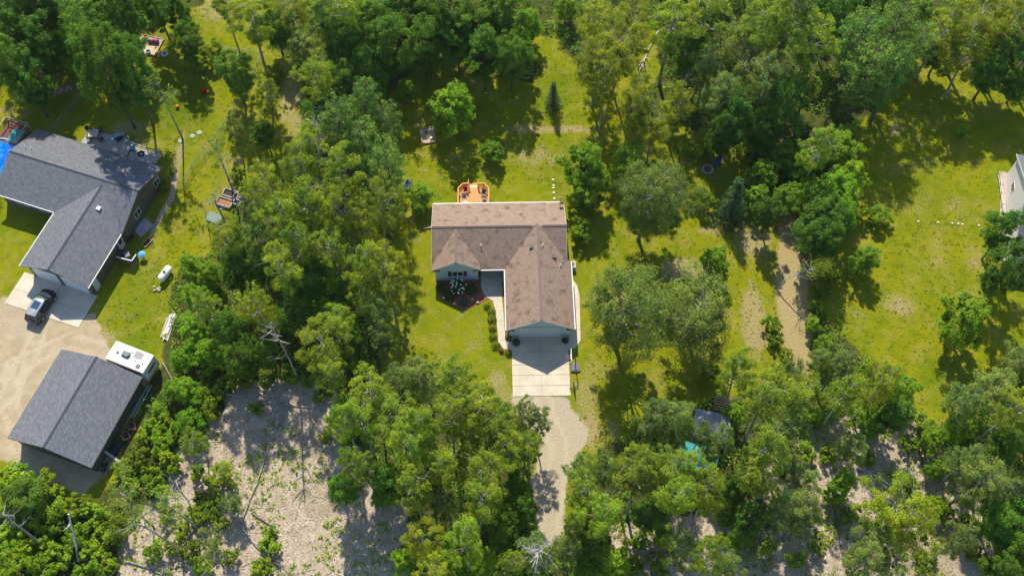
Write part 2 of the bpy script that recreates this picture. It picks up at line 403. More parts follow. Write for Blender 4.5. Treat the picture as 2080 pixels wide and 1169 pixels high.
ny, nx = GX.shape
cell = lambda a: (a.reshape(ny, nx)[:-1, :-1] + a.reshape(ny, nx)[1:, :-1] + a.reshape(ny, nx)[:-1, 1:] + a.reshape(ny, nx)[1:, 1:]).ravel() / 4
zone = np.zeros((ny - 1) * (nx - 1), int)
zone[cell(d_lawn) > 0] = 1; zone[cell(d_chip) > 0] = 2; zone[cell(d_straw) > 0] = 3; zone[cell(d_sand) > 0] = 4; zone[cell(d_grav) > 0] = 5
ii, jj = np.meshgrid(np.arange(ny - 1), np.arange(nx - 1), indexing='ij')
q0 = (ii * nx + jj).ravel(); QUADS = np.stack([q0, q0 + 1, q0 + nx + 1, q0 + nx], 1)
v3 = np.concatenate([gp, np.zeros((len(gp), 1))], 1)
def np_mesh(name, verts, quads, attrs, material):
    me = bpy.data.meshes.new(name)
    me.vertices.add(len(verts)); me.vertices.foreach_set('co', np.ascontiguousarray(verts, np.float32).ravel())
    me.loops.add(quads.size); me.loops.foreach_set('vertex_index', np.ascontiguousarray(quads, np.int32).ravel())
    me.polygons.add(len(quads)); k = quads.shape[1]
    me.polygons.foreach_set('loop_start', np.arange(0, quads.size, k, dtype=np.int32))
    try: me.polygons.foreach_set('loop_total', np.full(len(quads), k, np.int32))
    except Exception: pass
    for nm, ty, dat in attrs:
        a = me.attributes.new(nm, ty, 'POINT')
        a.data.foreach_set('color' if ty == 'FLOAT_COLOR' else 'value', np.ascontiguousarray(dat, np.float32).ravel())
    me.update(calc_edges=True); me.materials.append(material)
    return me
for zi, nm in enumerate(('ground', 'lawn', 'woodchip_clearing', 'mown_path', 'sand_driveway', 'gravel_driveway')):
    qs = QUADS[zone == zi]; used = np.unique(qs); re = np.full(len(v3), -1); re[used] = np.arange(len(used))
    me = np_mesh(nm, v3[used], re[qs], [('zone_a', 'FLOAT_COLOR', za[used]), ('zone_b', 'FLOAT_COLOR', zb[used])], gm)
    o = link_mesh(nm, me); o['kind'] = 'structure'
# the land goes on beyond
mb = MB(); X0, X1, Y0, Y1, FAR = xs[0], xs[-1], ys[0], ys[-1], 900
mb.add([(-FAR, -FAR, 0), (FAR, -FAR, 0), (FAR, Y0, 0), (-FAR, Y0, 0)], [(0, 1, 2, 3)]); mb.add([(-FAR, Y1, 0), (FAR, Y1, 0), (FAR, FAR, 0), (-FAR, FAR, 0)], [(0, 1, 2, 3)])
mb.add([(-FAR, Y0, 0), (X0, Y0, 0), (X0, Y1, 0), (-FAR, Y1, 0)], [(0, 1, 2, 3)]); mb.add([(X1, Y0, 0), (FAR, Y0, 0), (FAR, Y1, 0), (X1, Y1, 0)], [(0, 1, 2, 3)])
tag(mb.build('outer_ground', gm), kind='structure')
def zone_at(x, y):
    j = int((x - xs[0]) / GS); i = int((y - ys[0]) / GS)
    if 0 <= i < ny - 1 and 0 <= j < nx - 1: return int(zone[i * (nx - 1) + j])
    return 0
# ------------------------------------------------------------------ buildings
def siding_mat(name, c, step=.12, var=.12):
    m, nt, out = nodes_of(name)
    b = N(nt, 'BsdfPrincipled'); nt.links.new(b.outputs[0], out.inputs[0])
    tc = N(nt, 'TexCoord').outputs['Object']; sp = N(nt, 'SeparateXYZ'); nt.links.new(tc, sp.inputs[0])
    fr = math_n(nt, 'FRACT', math_n(nt, 'DIVIDE', sp.outputs['Z'], step))
    cc = mixc(nt, noise(nt, tc, 1.6, 5), scale_c(c, 1 - var), scale_c(c, 1 + var))
    nt.links.new(cc, b.inputs['Base Color']); b.inputs['Roughness'].default_value = .6
    bn = N(nt, 'Bump'); bn.inputs['Strength'].default_value = .6; bn.inputs['Distance'].default_value = .03
    nt.links.new(fr, bn.inputs['Height']); nt.links.new(bn.outputs[0], b.inputs['Normal'])
    MATS[name] = m; return m
def concrete_mat(name, c):
    return mat(name, c, .85, .10, .7, .25, 25)
brown_roof = shingle_mat('brown_shingle', (.185, .125, .092), (.350, .256, .198), .9, .095)
grey_roof = shingle_mat('grey_shingle', (.074, .078, .090), (.208, .213, .232), .18, .075)
white_trim = mat('white_trim', (.58, .58, .56), .5, .06)
blue_siding = siding_mat('blue_siding', (.50, .64, .74))
blue_trim = mat('blue_trim', (.52, .64, .72), .5, .05)
brown_siding = siding_mat('brown_siding', (.115, .098, .080))
shed_siding = siding_mat('shed_siding', (.085, .082, .066))
white_siding = siding_mat('white_siding', (.82, .78, .78))
dark = mat('dark_metal', (.025, .026, .03), .45, .3)
glass = glass_mat('window_glass', (.03, .045, .05))
conc = mat('concrete', (.52, .455, .355), .85, .15, .45, .3, 25)
mulch = mat('red_mulch', (.22, .085, .045), .95, .45, 5, .8, 30)
wood_o = mat('orange_cedar', (.62, .225, .045), .55, .18, 4)
wood_g = mat('grey_wood', (.36, .335, .31), .85, .25, 3)
wood_t = mat('tan_wood', (.42, .30, .18), .85, .25, 3)
galv = mat('galvanised', (.24, .29, .27), .6, .15, 5, .05, 40, .2)

def slab(mb, top, t=.14):
    n = len(top); vs = [tuple(q) for q in top] + [(q[0], q[1], q[2] - t) for q in top]
    return mb.add(vs, [tuple(range(n)), tuple(range(n, 2 * n))[::-1]] + [(i, i + n, (i + 1) % n + n, (i + 1) % n) for i in range(n)])
def roof_vents(h, pts, m1, lo=.12, hi=.42):
    for x, y, z, kind in pts:
        v = MB()
        if kind == 'pipe':
            v.cyl((x, y), .055, z - .1, z + hi, 8); v.cyl((x, y), .10, z - .08, z + .06, 8)
            v.build('vent_pipe', white_trim, h)
        else:
            v.cbox((x, y, z + .05), (.42, .42, .24)); v.cbox((x, y, z + .19), (.52, .52, .05)); v.build('roof_vent', m1, h)
def window_part(parent, c, axis, w, h, frame, glassm, panes=2, out=1):
    """window on a wall; axis 'x' = wall runs along x (faces -y/+y), 'y' = wall runs along y; out = sign of facing"""
    x, y, z = c; f = MB(); t = .07
    def bx(mb, a0, a1, z0, z1, d0, d1):
        lo, hi = sorted((d0 * out, d1 * out))
        if axis == 'x': mb.box(x + a0, y + lo, z + z0, x + a1, y + hi, z + z1)
        else: mb.box(x + lo, y + a0, z + z0, x + hi, y + a1, z + z1)
    bx(f, -w / 2, w / 2, -h / 2, -h / 2 + t, -.03, .055); bx(f, -w / 2, w / 2, h / 2 - t, h / 2, -.03, .055)
    for i in range(panes + 1):
        a = -w / 2 + (w - t) * i / panes; bx(f, a, a + t, -h / 2 + t, h / 2 - t, -.03, .05)
    fo = f.build('window', frame, parent)
    for i in range(panes):
        g = MB(); a = -w / 2 + (w - t) * i / panes + t; bx(g, a, a + (w - t) / panes - t, -h / 2 + t, h / 2 - t, -.02, .02)
        g.build('pane', glassm, fo)
    return fo

# ---- main house -----------------------------------------------------------
PSI = .046
house = thing('ranch_house', 'pale blue ranch house with brown shingle roof and attached garage wing', 'house', (0, 0, 0), PSI)
x0, x1, yb, yf, zE, R = -9.585, 6.622, 10.67, 1.2, 2.5, 4.72
gl, gr, gy, Rg = -.855, 7.11, -6.97, 4.92
ym = (yb + yf) / 2; gm_ = (gl + gr) / 2
lx0, lx1, ly, Rl, zL = -9.60, -3.78, 1.05, 4.62, 2.74; lm = (lx0 + lx1) / 2
w = MB()
w.add([(x0 + .35, 3, 0), (x1 - .35, 3, 0), (x1 - .35, yb - .35, 0), (x0 + .35, yb - .35, 0), (x0 + .35, 3, zE - .02), (x1 - .35, 3, zE - .02), (x1 - .35, yb - .35, zE - .02), (x0 + .35, yb - .35, zE - .02),
       (x0 + .35, ym, R - .26), (x1 - .35, ym, R - .26)],
      [(0, 1, 5, 4), (2, 3, 7, 6), (1, 2, 6, 9, 5), (3, 0, 4, 8, 7), (4, 5, 9, 8), (6, 7, 8, 9), (3, 2, 1, 0)])
w.build('wall', blue_siding, house)
w = MB()
a, c_, yw = lx0 + .36, lx1 - .3, ly + .14
w.add([(a, yw, 0), (c_, yw, 0), (c_, yw, zL - .05), (lm, yw, Rl - .24), (a, yw, zL - .05), (a, 2.99, 0), (c_, 2.99, 0), (c_, 2.99, zL - .05), (lm, 2.99, Rl - .24), (a, 2.99, zL - .05)],
      [(0, 1, 2, 3, 4), (9, 8, 7, 6, 5), (1, 6, 7, 2), (0, 4, 9, 5), (2, 7, 8, 3), (3, 8, 9, 4)])
w.build('gable_wall', blue_siding, house)
w = MB(); a, c_, yw = gl + .35, gr - .35, gy + .35
w.add([(a, yw, 0), (c_, yw, 0), (c_, yw, zE - .05), (gm_, yw, Rg - .27), (a, yw, zE - .05), (a, 2.98, 0), (c_, 2.98, 0), (c_, 2.98, zE - .05), (gm_, 2.98, Rg - .27), (a, 2.98, zE - .05)],
      [(0, 1, 2, 3, 4), (9, 8, 7, 6, 5), (1, 6, 7, 2), (0, 4, 9, 5), (2, 7, 8, 3), (3, 8, 9, 4)])
w.build('garage_wall', blue_siding, house)
rf = MB()
slab(rf, [(x0, yf, zE), (x1, yf, zE), (x1, ym, R), (x0, ym, R)]); slab(rf, [(x0, ym, R), (x1, ym, R), (x1, yb, zE), (x0, yb, zE)])
roof_main = rf.build('main_roof', brown_roof, house)
rf = MB()
slab(rf, [(gl, gy, zE), (gm_, gy, Rg), (gm_, 6.1, Rg), (gl, 1.5, zE)]); slab(rf, [(gm_, gy, Rg), (gr, gy, zE), (gr, 2.15, zE), (6.5, 2.3, zE + .37), (gm_, 6.1, Rg)])
roof_gar = rf.build('garage_roof', brown_roof, house)
rf = MB()
slab(rf, [(lx0, ly, zL), (lm, ly, Rl), (lm, 5.9, Rl), (lx0, 1.95, zL)]); slab(rf, [(lm, ly, Rl), (lx1, ly, zL), (lx1, 1.95, zL), (lm, 5.9, Rl)])
roof_l = rf.build('gable_roof', brown_roof, house)
# ridge caps as bent strips of single caps
cap_mat = shingle_mat('ridge_cap', (.17, .12, .10), (.37, .28, .24), .3, .5)
def caps(parent, p, q, n, wd, m_):
    p, q = Vector(p), Vector(q); d = (q - p); s = Vector((0, 0, 1)).cross(d).normalized()
    L_ = d.length / n
    me = MB(); h = .05
    u = d.normalized()
    vs = []
    for e in (Vector((0, 0, 0)), u * (L_ * 1.12)):
        k = .015 if e.length == 0 else 0
        vs += [e - s * wd + Vector((0, 0, -h + k)), e + Vector((0, 0, .05 + k)), e + s * wd + Vector((0, 0, -h + k)), e + s * wd + Vector((0, 0, -h - .03)), e - s * wd + Vector((0, 0, -h - .03))]
    me.add(vs, [(0, 1, 6, 5), (1, 2, 7, 6), (2, 3, 8, 7), (0, 5, 9, 4), (0, 4, 3, 2, 1), (5, 6, 7, 8, 9)])
    mesh = me.mesh('ridge_cap'); mesh.materials.append(m_)
    for i in range(n):
        o = link_mesh('ridge_cap', mesh, parent); o.location = p + u * (L_ * i)
caps(roof_main, (x0, ym, R + .012), (gm_ - .7, ym, R + .012), 42, .17, cap_mat)
caps(roof_main, (gm_ + .7, ym, R + .012), (x1, ym, R + .012), 9, .17, cap_mat)
caps(roof_gar, (gm_, gy, Rg + .012), (gm_, 6.0, Rg + .012), 42, .17, cap_mat)
caps(roof_l, (lm, ly, Rl + .012), (lm, 5.6, Rl + .012), 14, .17, cap_mat)
# gutters, rakes and gable returns
g = MB(); g.box(x0, yb + .01, zE - .14, x1, yb + .13, zE - .01); g.build('gutter', white_trim, house)
g = MB(); g.box(lx1 + .05, yf - .13, zE - .14, gl - .02, yf - .01, zE - .01); g.build('gutter', white_trim, house)
g = MB(); g.box(gl - .13, gy, zE - .14, gl - .01, yf - .15, zE - .01); g.build('gutter', white_trim, house)
g = MB(); g.box(gr + .01, gy, zE - .14, gr + .13, 2.15, zE - .01); g.build('gutter', white_trim, house)
for sx in (x0 - .035, x1 + .006):
    g = MB()
    for (ya, za_, yb_, zb_) in ((yf + (.4 if sx < 0 else 1.2), zE + (.19 if sx < 0 else .56), ym, R), (ym, R, yb, zE)):
        g.add([(sx, ya, za_ - .16), (sx + .03, ya, za_ - .16), (sx + .03, ya, za_ - .01), (sx, ya, za_ - .01), (sx, yb_, zb_ - .16), (sx + .03, yb_, zb_ - .16), (sx + .03, yb_, zb_ - .01), (sx, yb_, zb_ - .01)],
              [(0, 1, 2, 3), (7, 6, 5, 4), (0, 4, 5, 1), (1, 5, 6, 2), (2, 6, 7, 3), (3, 7, 4, 0)])
    g.build('rake_board', white_trim, house)
def gable_front(xa, xm_, xb, y, zr, zE):
    t = MB()
    for s, xe in ((1, xa), (-1, xb)):
        t.add([(xe, y - .035, zE - .17), (xe, y - .004, zE - .17), (xm_, y - .004, zr - .17), (xm_, y - .035, zr - .17), (xe, y - .035, zE - .02), (xe, y - .004, zE - .02), (xm_, y - .004, zr - .02), (xm_, y - .035, zr - .02)],
              [(0, 1, 2, 3), (7, 6, 5, 4), (0, 4, 5, 1), (1, 5, 6, 2), (2, 6, 7, 3), (3, 7, 4, 0)])
    t.build('gable_trim', blue_trim, house)
    for s, xe in ((1, xa), (-1, xb)):
        q = MB(); xi = xe + s * .95; lo, hi = min(xe, xi), max(xe, xi)
        q.add([(lo + .02, y + .02, zE - .30), (hi, y + .02, zE - .30), (hi, y + .33, zE - .08), (lo + .02, y + .33, zE - .08), (lo + .02, y + .02, zE - .40), (hi, y + .02, zE - .40), (hi, y + .33, zE - .40), (lo + .02, y + .33, zE - .40)],
              [(0, 1, 2, 3), (7, 6, 5, 4), (0, 4, 5, 1), (1, 5, 6, 2), (2, 6, 7, 3), (3, 7, 4, 0)])
        q.build('eave_return', brown_roof, house)
gable_front(lx0, lm, lx1, ly, Rl, zL); gable_front(gl, gm_, gr, gy, Rg, zE)
# left gable window and shutters
wy = ly + .14
window_part(house, (lm + .12, wy, 1.62), 'x', 1.40, 1.15, white_trim, glass, 2, -1)
for sx in (-.92, .92):
    s = MB(); s.box(lm + .12 + sx - .21, wy - .04, 1.04, lm + .12 + sx + .21, wy + .01, 2.20); so_ = s.build('shutter', mat('shutter_blue', (.035, .05, .055), .6, .2), house)
    for k in range(8): q = MB(); q.cbox((lm + .12 + sx, wy - .05, 1.14 + .14 * k), (.34, .03, .07), 0, .5); q.build('slat', MATS['shutter_blue'], so_)
# garage door: four sectional panels in a trim frame
gw = gy + .35; dl, dr = .67, 5.55
fr = MB(); fr.box(dl - .14, gw - .05, 0, dl, gw + .02, 2.27); fr.box(dr, gw - .05, 0, dr + .14, gw + .02, 2.27); fr.box(dl - .14, gw - .055, 2.27, dr + .14, gw + .02, 2.42); fr.build('door_frame', white_trim, house)
fr = MB(); fr.box(dl, gw - .02, 0.0, dr, gw + .01, 2.27); gd = fr.build('garage_door', blue_trim, house)
for k in range(4):
    q = MB(); q.box(dl + .02, gw - .05, .02 + .56 * k, dr - .02, gw - .022, .02 + .56 * k + .54); q.build('panel', mat('garage_panel', (.55, .66, .73), .5, .06), gd)
fr = MB(); fr.box(dl - .14, gw - .07, 2.55, dr + .14, gw + .02, 2.63); fr.build('belt_trim', blue_trim, house)
# porch: door and window under the recessed eave
q = MB(); q.box(-2.0, 2.94, .15, -1.05, 3.02, 2.2); q.build('front_door', mat('door_blue', (.16, .25, .32), .5, .1), house)
window_part(house, (-3.1, 3.0, 1.45), 'x', 1.3, 1.1, white_trim, glass, 2, -1)
q = MB(); q.cyl((gl - .07, gy + .5), .05, 0, zE - .14, 6); q.build('downspout', white_trim, house)
def zr_g(x): return zE + (min(x - gl, gr - x)) / ((gr - gl) / 2) * (Rg - zE)
def zr_m(y): return zE + (min(y - yf, yb - y)) / ((yb - yf) / 2) * (R - zE)
roof_vents(house, [(2.35, 3.1, zr_g(2.35), 'box'), (3.75, 3.2, zr_g(3.75), 'pipe'), (5.0, 2.1, zr_g(5.0), 'box'), (5.75, 1.1, zr_g(5.75), 'pipe'), (-3.7, 3.8, zr_m(3.8), 'pipe')], dark)

# ---- concrete: driveway slabs, front walk, side walk, bed --------------------
def HL(x, y, z=0.0):
    return Vector((x * math.cos(PSI) - y * math.sin(PSI), x * math.sin(PSI) + y * math.cos(PSI), z))
drive = bpy.data.objects.new('concrete_driveway', None); col.objects.link(drive); drive.rotation_euler = (0, 0, PSI); drive['kind'] = 'structure'
rows = [-6.63, -8.6, -10.3, -11.6, -12.95, -14.25]
for i in range(len(rows) - 1):
    for a, c_ in ((-.24, 3.10), (3.125, 6.42)):
        s = MB(); s.box(a, rows[i + 1] + .012, -.05, c_, rows[i] - .012, .045 + .004 * ((i * 2 + int(a > 0)) % 3)); s.build('slab', conc, drive, bevel=.012)
walk = bpy.data.objects.new('front_walk', None); col.objects.link(walk); walk.rotation_euler = (0, 0, PSI); walk['kind'] = 'structure'
WK = [((-3.7, 2.95), (-1.05, 2.95)), ((-3.75, 1.5), (-1.05, 1.4)), ((-3.75, .4), (-1.15, .2)), ((-3.55, -.55), (-1.2, -.75)), ((-3.0, -1.35), (-1.25, -1.6)), ((-2.35, -1.75), (-1.22, -1.85)), ((-2.05, -3.1), (-1.12, -3.1)),
      ((-1.95, -4.5), (-1.05, -4.5)), ((-1.85, -5.9), (-.98, -5.9)), ((-1.8, -7.2), (-.9, -7.0)), ((-1.1, -8.3), (-.26, -7.6))]
for i in range(len(WK) - 1):
    (a, b2), (c2, d2) = WK[i], WK[i + 1]; e = .01
    s = MB(); s.prism([(a[0], a[1] - e), (c2[0], c2[1] + e), (d2[0], d2[1] + e), (b2[0], b2[1] - e)], -.05, .06); s.build('slab', conc, walk)
s = MB(); s.prism([(-1.0, -7.2), (-.26, -7.2), (-.26, -8.55), (-.9, -8.2)], -.05, .052); s.build('slab', conc, walk)
side = bpy.data.objects.new('side_walk', None); col.objects.link(side); side.rotation_euler = (0, 0, PSI); side['kind'] = 'structure'
SW = [((6.85, 1.2), (7.35, 1.2)), ((6.85, .2), (7.95, .2)), ((6.85, -1.2), (8.15, -1.2)), ((6.85, -2.8), (8.1, -2.8)), ((6.85, -4.3), (8.05, -4.3)), ((6.85, -5.8), (8.0, -5.8)), ((6.45, -7.2), (7.95, -7.2)), ((6.45, -8.5), (7.3, -8.2))]
for i in range(len(SW) - 1):
    (a, b2), (c2, d2) = SW[i], SW[i + 1]; e = .01
    s = MB(); s.prism([(a[0], a[1] - e), (c2[0], c2[1] + e), (d2[0], d2[1] + e), (b2[0], b2[1] - e)], -.05, .05); s.build('slab', conc, side)
bed = MB(); bed.prism([(-9.2, 1.4), (-9.25, .3), (-8.9, -.9), (-7.8, -2.0), (-6.6, -2.7), (-5.4, -2.9), (-4.4, -2.3), (-3.2, -1.75), (-2.95, -1.5), (-3.6, -.6), (-3.8, .4), (-3.8, 1.4)], -.05, .035)
bo = bed.build('mulch_bed', mulch); bo.rotation_euler = (0, 0, PSI); bo['kind'] = 'structure'
bed = MB(); bed.prism([(-1.0, 2.9), (-1.0, -1.5), (-.98, -4), (-.9, -6.6), (-.85, -7.1), (-.3, -7.1), (-.5, -6.6), (-.5, 2.9)], -.05, .03)
bo = bed.build('mulch_strip', mulch); bo.rotation_euler = (0, 0, PSI); bo['kind'] = 'structure'

# ---- back deck ---------------------------------------------------------------
deck = thing('back_deck', 'orange stained timber deck with railings behind the brown-roofed house', 'deck', HL(-4.57, 10.33), PSI)
dz = .85
d = MB()
for k in range(27):                                            # boards, gaps real
    xx = -1.92 + k * .142; yt = 3.9 if abs(xx) < 1.25 else 3.9 - (abs(xx) - 1.25) * 1.0
    d.box(xx, .05, dz - .04, xx + .13, yt, dz)
d.build('deck_floor', wood_o, deck)
d = MB(); [d.box(a - .06, b2 - .06, 0, a + .06, b2 + .06, dz - .045) for a in (-1.8, 0, 1.8) for b2 in (.4, 3.0)]; d.build('support', wood_o, deck)
path = [(-1.92, .2), (-1.92, 3.15), (-1.3, 3.85), (-.55, 3.85)]
for sgn in (1, -1):
    r_ = MB(); pp = [(sgn * x, y) for x, y in path]
    for i in range(len(pp) - 1): r_.bar((*pp[i], dz + .95), (*pp[i + 1], dz + .95), .15, .05); r_.bar((*pp[i], dz + .12), (*pp[i + 1], dz + .12), .05, .08)
    r_.build('railing', wood_o, deck)
    for x, y in pp:
        q = MB(); q.box(x - .055, y - .055, 0, x + .055, y + .055, dz + .925); q.build('post', wood_o, deck)
    bl = MB()
    for i in range(len(pp) - 1):
        p0, p1 = Vector((*pp[i], 0)), Vector((*pp[i + 1], 0)); n_ = int((p1 - p0).length / .14)
        for k in range(1, n_):
            c2 = p0.lerp(p1, k / n_); bl.box(c2.x - .018, c2.y - .018, dz + .1, c2.x + .018, c2.y + .018, dz + .93)
    bl.build('balusters', wood_o, deck)
    s = MB(); s.box(sgn * 1.15 - .5, 1.4, dz + .38, sgn * 1.15 + .5, 1.78, dz + .44); s.box(sgn * .72 - .05, 1.45, dz, sgn * .72 + .05, 1.73, dz + .38); s.box(sgn * 1.55 - .05, 1.45, dz, sgn * 1.55 + .05, 1.73, dz + .38); s.build('bench', wood_o, deck)
for k in range(4):
    s = MB(); s.box(-.55, 3.93 + .27 * k, dz - .2 - .2 * k, .55, 4.2 + .27 * k, dz - .15 - .2 * k); s.build('stair_tread', wood_o if k else white_trim, deck)
for sgn in (-1, 1):
    s = MB(); s.bar((sgn * .62, 3.95, dz - .1), (sgn * .62, 5.05, .08), .06, .2); s.bar((sgn * .62, 3.9, dz + .95), (sgn * .62, 5.0, .95), .08, .05); s.box(sgn * .62 - .05, 4.95, 0, sgn * .62 + .05, 5.05, .97); s.build('stair_rail', wood_o, deck)
def lathe(mb, c, prof, n=14):
    vs = []; fs = []
    for r, z in prof:
        for k in range(n): a = 2 * math.pi * k / n; vs.append((c[0] + r * math.cos(a), c[1] + r * math.sin(a), c[2] + z))
    for i in range(len(prof) - 1):
        for k in range(n): fs.append((i * n + k, i * n + (k + 1) % n, (i + 1) * n + (k + 1) % n, (i + 1) * n + k))
    fs.append(tuple(range(n))[::-1]); fs.append(tuple((len(prof) - 1) * n + k for k in range(n)))
    return mb.add(vs, fs)
def round_table(loc, r, label, m_, rz=0):
    t = thing('round_table', label, 'table', loc, rz)
    q = MB(); lathe(q, (0, 0, 0), [(r - .02, .68), (r, .69), (r, .72), (r - .03, .735)], 22); q.build('table_top', m_, t)
    for k in range(4):
        a = math.pi / 4 + k * math.pi / 2; q = MB(); q.bar((r * .75 * math.cos(a), r * .75 * math.sin(a), 0), (r * .45 * math.cos(a), r * .45 * math.sin(a), .68), .04); q.build('leg', m_, t)
    return t
def chair(loc, rz, label, m_, m2=None, grp=None):
    t = thing('patio_chair', label, 'chair', loc, rz, grp); m2 = m2 or m_
    q = MB(); q.box(-.26, -.26, .40, .26, .26, .45); q.build('seat', m_, t)
    q = MB(); q.cbox((0, .29, .70), (.52, .05, .55), 0, -.22); q.build('backrest', m_, t)
    for sx in (-1, 1):
        for sy in (-1, 1): q = MB(); q.bar((sx * .25, sy * .26, 0), (sx * .24, sy * .23, .41), .04); q.build('leg', m2, t)
        q = MB(); q.box(sx * .28 - .03, -.24, .60, sx * .28 + .03, .3, .64); q.box(sx * .28 - .02, -.24, .42, sx * .28 + .02, -.20, .60); q.build('armrest', m2, t)
    return t
def grill(loc, rz, label, lid):
    t = thing('barbecue_grill', label, 'grill', loc, rz)
    q = MB(); q.box(-.45, -.26, .1, .45, .26, .62); q.build('cabinet', dark, t)
    q = MB(); q.box(-.42, -.27, .63, .42, .27, .82); q.build('firebox', dark, t)
    q = MB(); pr = [(-.27, .825), (-.26, .98), (-.16, 1.10), (.05, 1.14), (.2, 1.08), (.27, .825)]
    vs = [(-.42, y, z) for y, z in pr] + [(.42, y, z) for y, z in pr]; n = len(pr)
    q.add(vs, [tuple(range(n)), tuple(range(n, 2 * n))[::-1]] + [(i, i + n, (i + 1) % n + n, (i + 1) % n) for i in range(n)]); q.build('lid', lid, t)
    for sx in (-1, 1): q = MB(); q.box(sx * .66 - .2, -.22, .80, sx * .66 + .2, .22, .83); q.build('side_shelf', lid, t)
    q = MB(); q.bar((-.3, -.31, .92), (.3, -.31, .92), .03); q.build('handle', galv, t)
    for sx in (-1, 1): q = MB(); q.tube([(sx * .4 - .03, 0, .08), (sx * .4 + .03, 0, .08)], .08, 10); q.build('wheel', dark, t)
    return t
round_table(HL(-5.6, 11.0, dz), .62, 'round white table on the orange timber deck', mat('white_plastic', (.78, .77, .75), .4, .05))
chair(HL(-5.55, 13.45, dz), PSI + .2, 'red patio chair in the corner of the orange timber deck', mat('red_plastic', (.50, .015, .012), .45, .15), dark)
chair(HL(-5.75, 12.35, dz), PSI + .1, 'grey patio chair beside the round white table', wood_g)
grill(HL(-3.2, 11.2, dz), PSI + math.pi / 2, 'black barbecue grill on the orange timber deck', mat('grill_black', (.03, .03, .036), .35, .2))
chair(HL(-3.3, 13.0, dz), PSI - .2, 'dark slate patio chair beyond the black grill', mat('slate_plastic', (.12, .12, .13), .5, .2))

# ---- air conditioner, hose pipe, antenna, basketball hoop ---------------------
ac = thing('air_conditioner', 'pale box unit with dark fan grille against the blue side wall', 'air conditioner', HL(7.42, 2.75), PSI)
q = MB(); q.box(-.4, -.42, .05, .4, .42, .80); q.build('cabinet', mat('ac_beige', (.52, .52, .49), .5, .1), ac)
q = MB(); q.cyl((0, 0), .33, .802, .83, 18); q.build('fan_grille', dark, ac)
q = MB(); q.box(-.5, -.52, 0, .5, .52, .05); q.build('pad', conc, ac)
pp = P(862, 463, .1); p2 = P(881, 462, .1)
t = thing('drain_pipe', 'white plastic drain pipe lying on the lawn beside the house end', 'pipe', (p2.x, p2.y, 0))
q = MB(); dd = pp - p2; q.tube([(0, 0, .16), tuple(dd * .5 + Vector((0, 0, .14))), tuple(dd)], [.09, .09, .09], 10); q.build('pipe', white_trim, t)
q = MB(); q.tube([tuple(dd - dd.normalized() * .1), tuple(dd + dd.normalized() * .06)], .12, 10); q.build('end_fitting', white_trim, t)
an = thing('antenna', 'small pale green antenna panel on a mast at the roof corner', 'antenna', HL(6.15, 10.3, zE + .18), PSI)
q = MB(); q.cyl((0, 0), .03, -.1, 1.5, 8); q.build('mast', galv, an)
q = MB(); q.cbox((0, 0, 1.45), (.5, .08, .6), 0, .4); q.build('panel', mat('pale_green', (.42, .52, .42), .5, .1), an)
hoop = thing('basketball_hoop', 'portable basketball hoop with clear-framed board beside the concrete driveway', 'basketball hoop', HL(7.05, -10.75), PSI)
q = MB(); q.prism([(-.42, -.55), (.30, -.62), (.62, -.45), (.62, .45), (.30, .62), (-.42, .55)], .03, .22); q.prism([(-.35, -.42), (.25, -.48), (.5, -.35), (.5, .35), (.25, .48), (-.35, .42)], .221, .30); q.build('base', mat('hoop_base', (.10, .105, .12), .5, .2), hoop)
q = MB(); q.tube([(.1, 0, .25), (.0, 0, 2.1), (-.15, 0, 2.9)], .055, 8); q.build('pole', dark, hoop)
q = MB(); q.bar((-.1, 0, 2.7), (-.55, 0, 3.1), .06); q.bar((-.05, 0, 2.4), (-.55, 0, 2.75), .05); q.build('arm', dark, hoop)
q = MB(); q.box(-.60, -.68, 2.75, -.57, .68, 3.62); bb = q.build('backboard', mat('acrylic', (.62, .64, .66), .2, .05), hoop)
q = MB(); [q.box(-.63, a, 2.70, -.55, c2, z2) for a, c2, z2 in ((-.74, -.681, 3.68), (.681, .74, 3.68))]; q.box(-.63, -.68, 3.621, -.55, .68, 3.68); q.box(-.63, -.68, 2.70, -.55, .68, 2.749); q.build('board_frame', white_trim, bb)
q = MB(); q.ring((-.90, 0, 3.05), .23, .018, 20, 5); q.bar((-.62, 0, 3.05), (-.68, 0, 3.05), .1, .05); q.build('rim', mat('rim_orange', (.55, .12, .04), .4, .1), hoop)
q = MB()
for k in range(10):
    a = k * math.pi / 5
    for s in (-.31, .31): q.tube([(-.90 + .22 * math.cos(a), .22 * math.sin(a), 3.04), (-.90 + .13 * math.cos(a + s), .13 * math.sin(a + s), 2.65)], .008, 4)
q.build('net', white_trim, hoop)
for sy in (-.5, .5): q = MB(); q.tube([(-.44, sy - .04, .06), (-.44, sy + .04, .06)], .06, 10); q.build('wheel', dark, hoop)

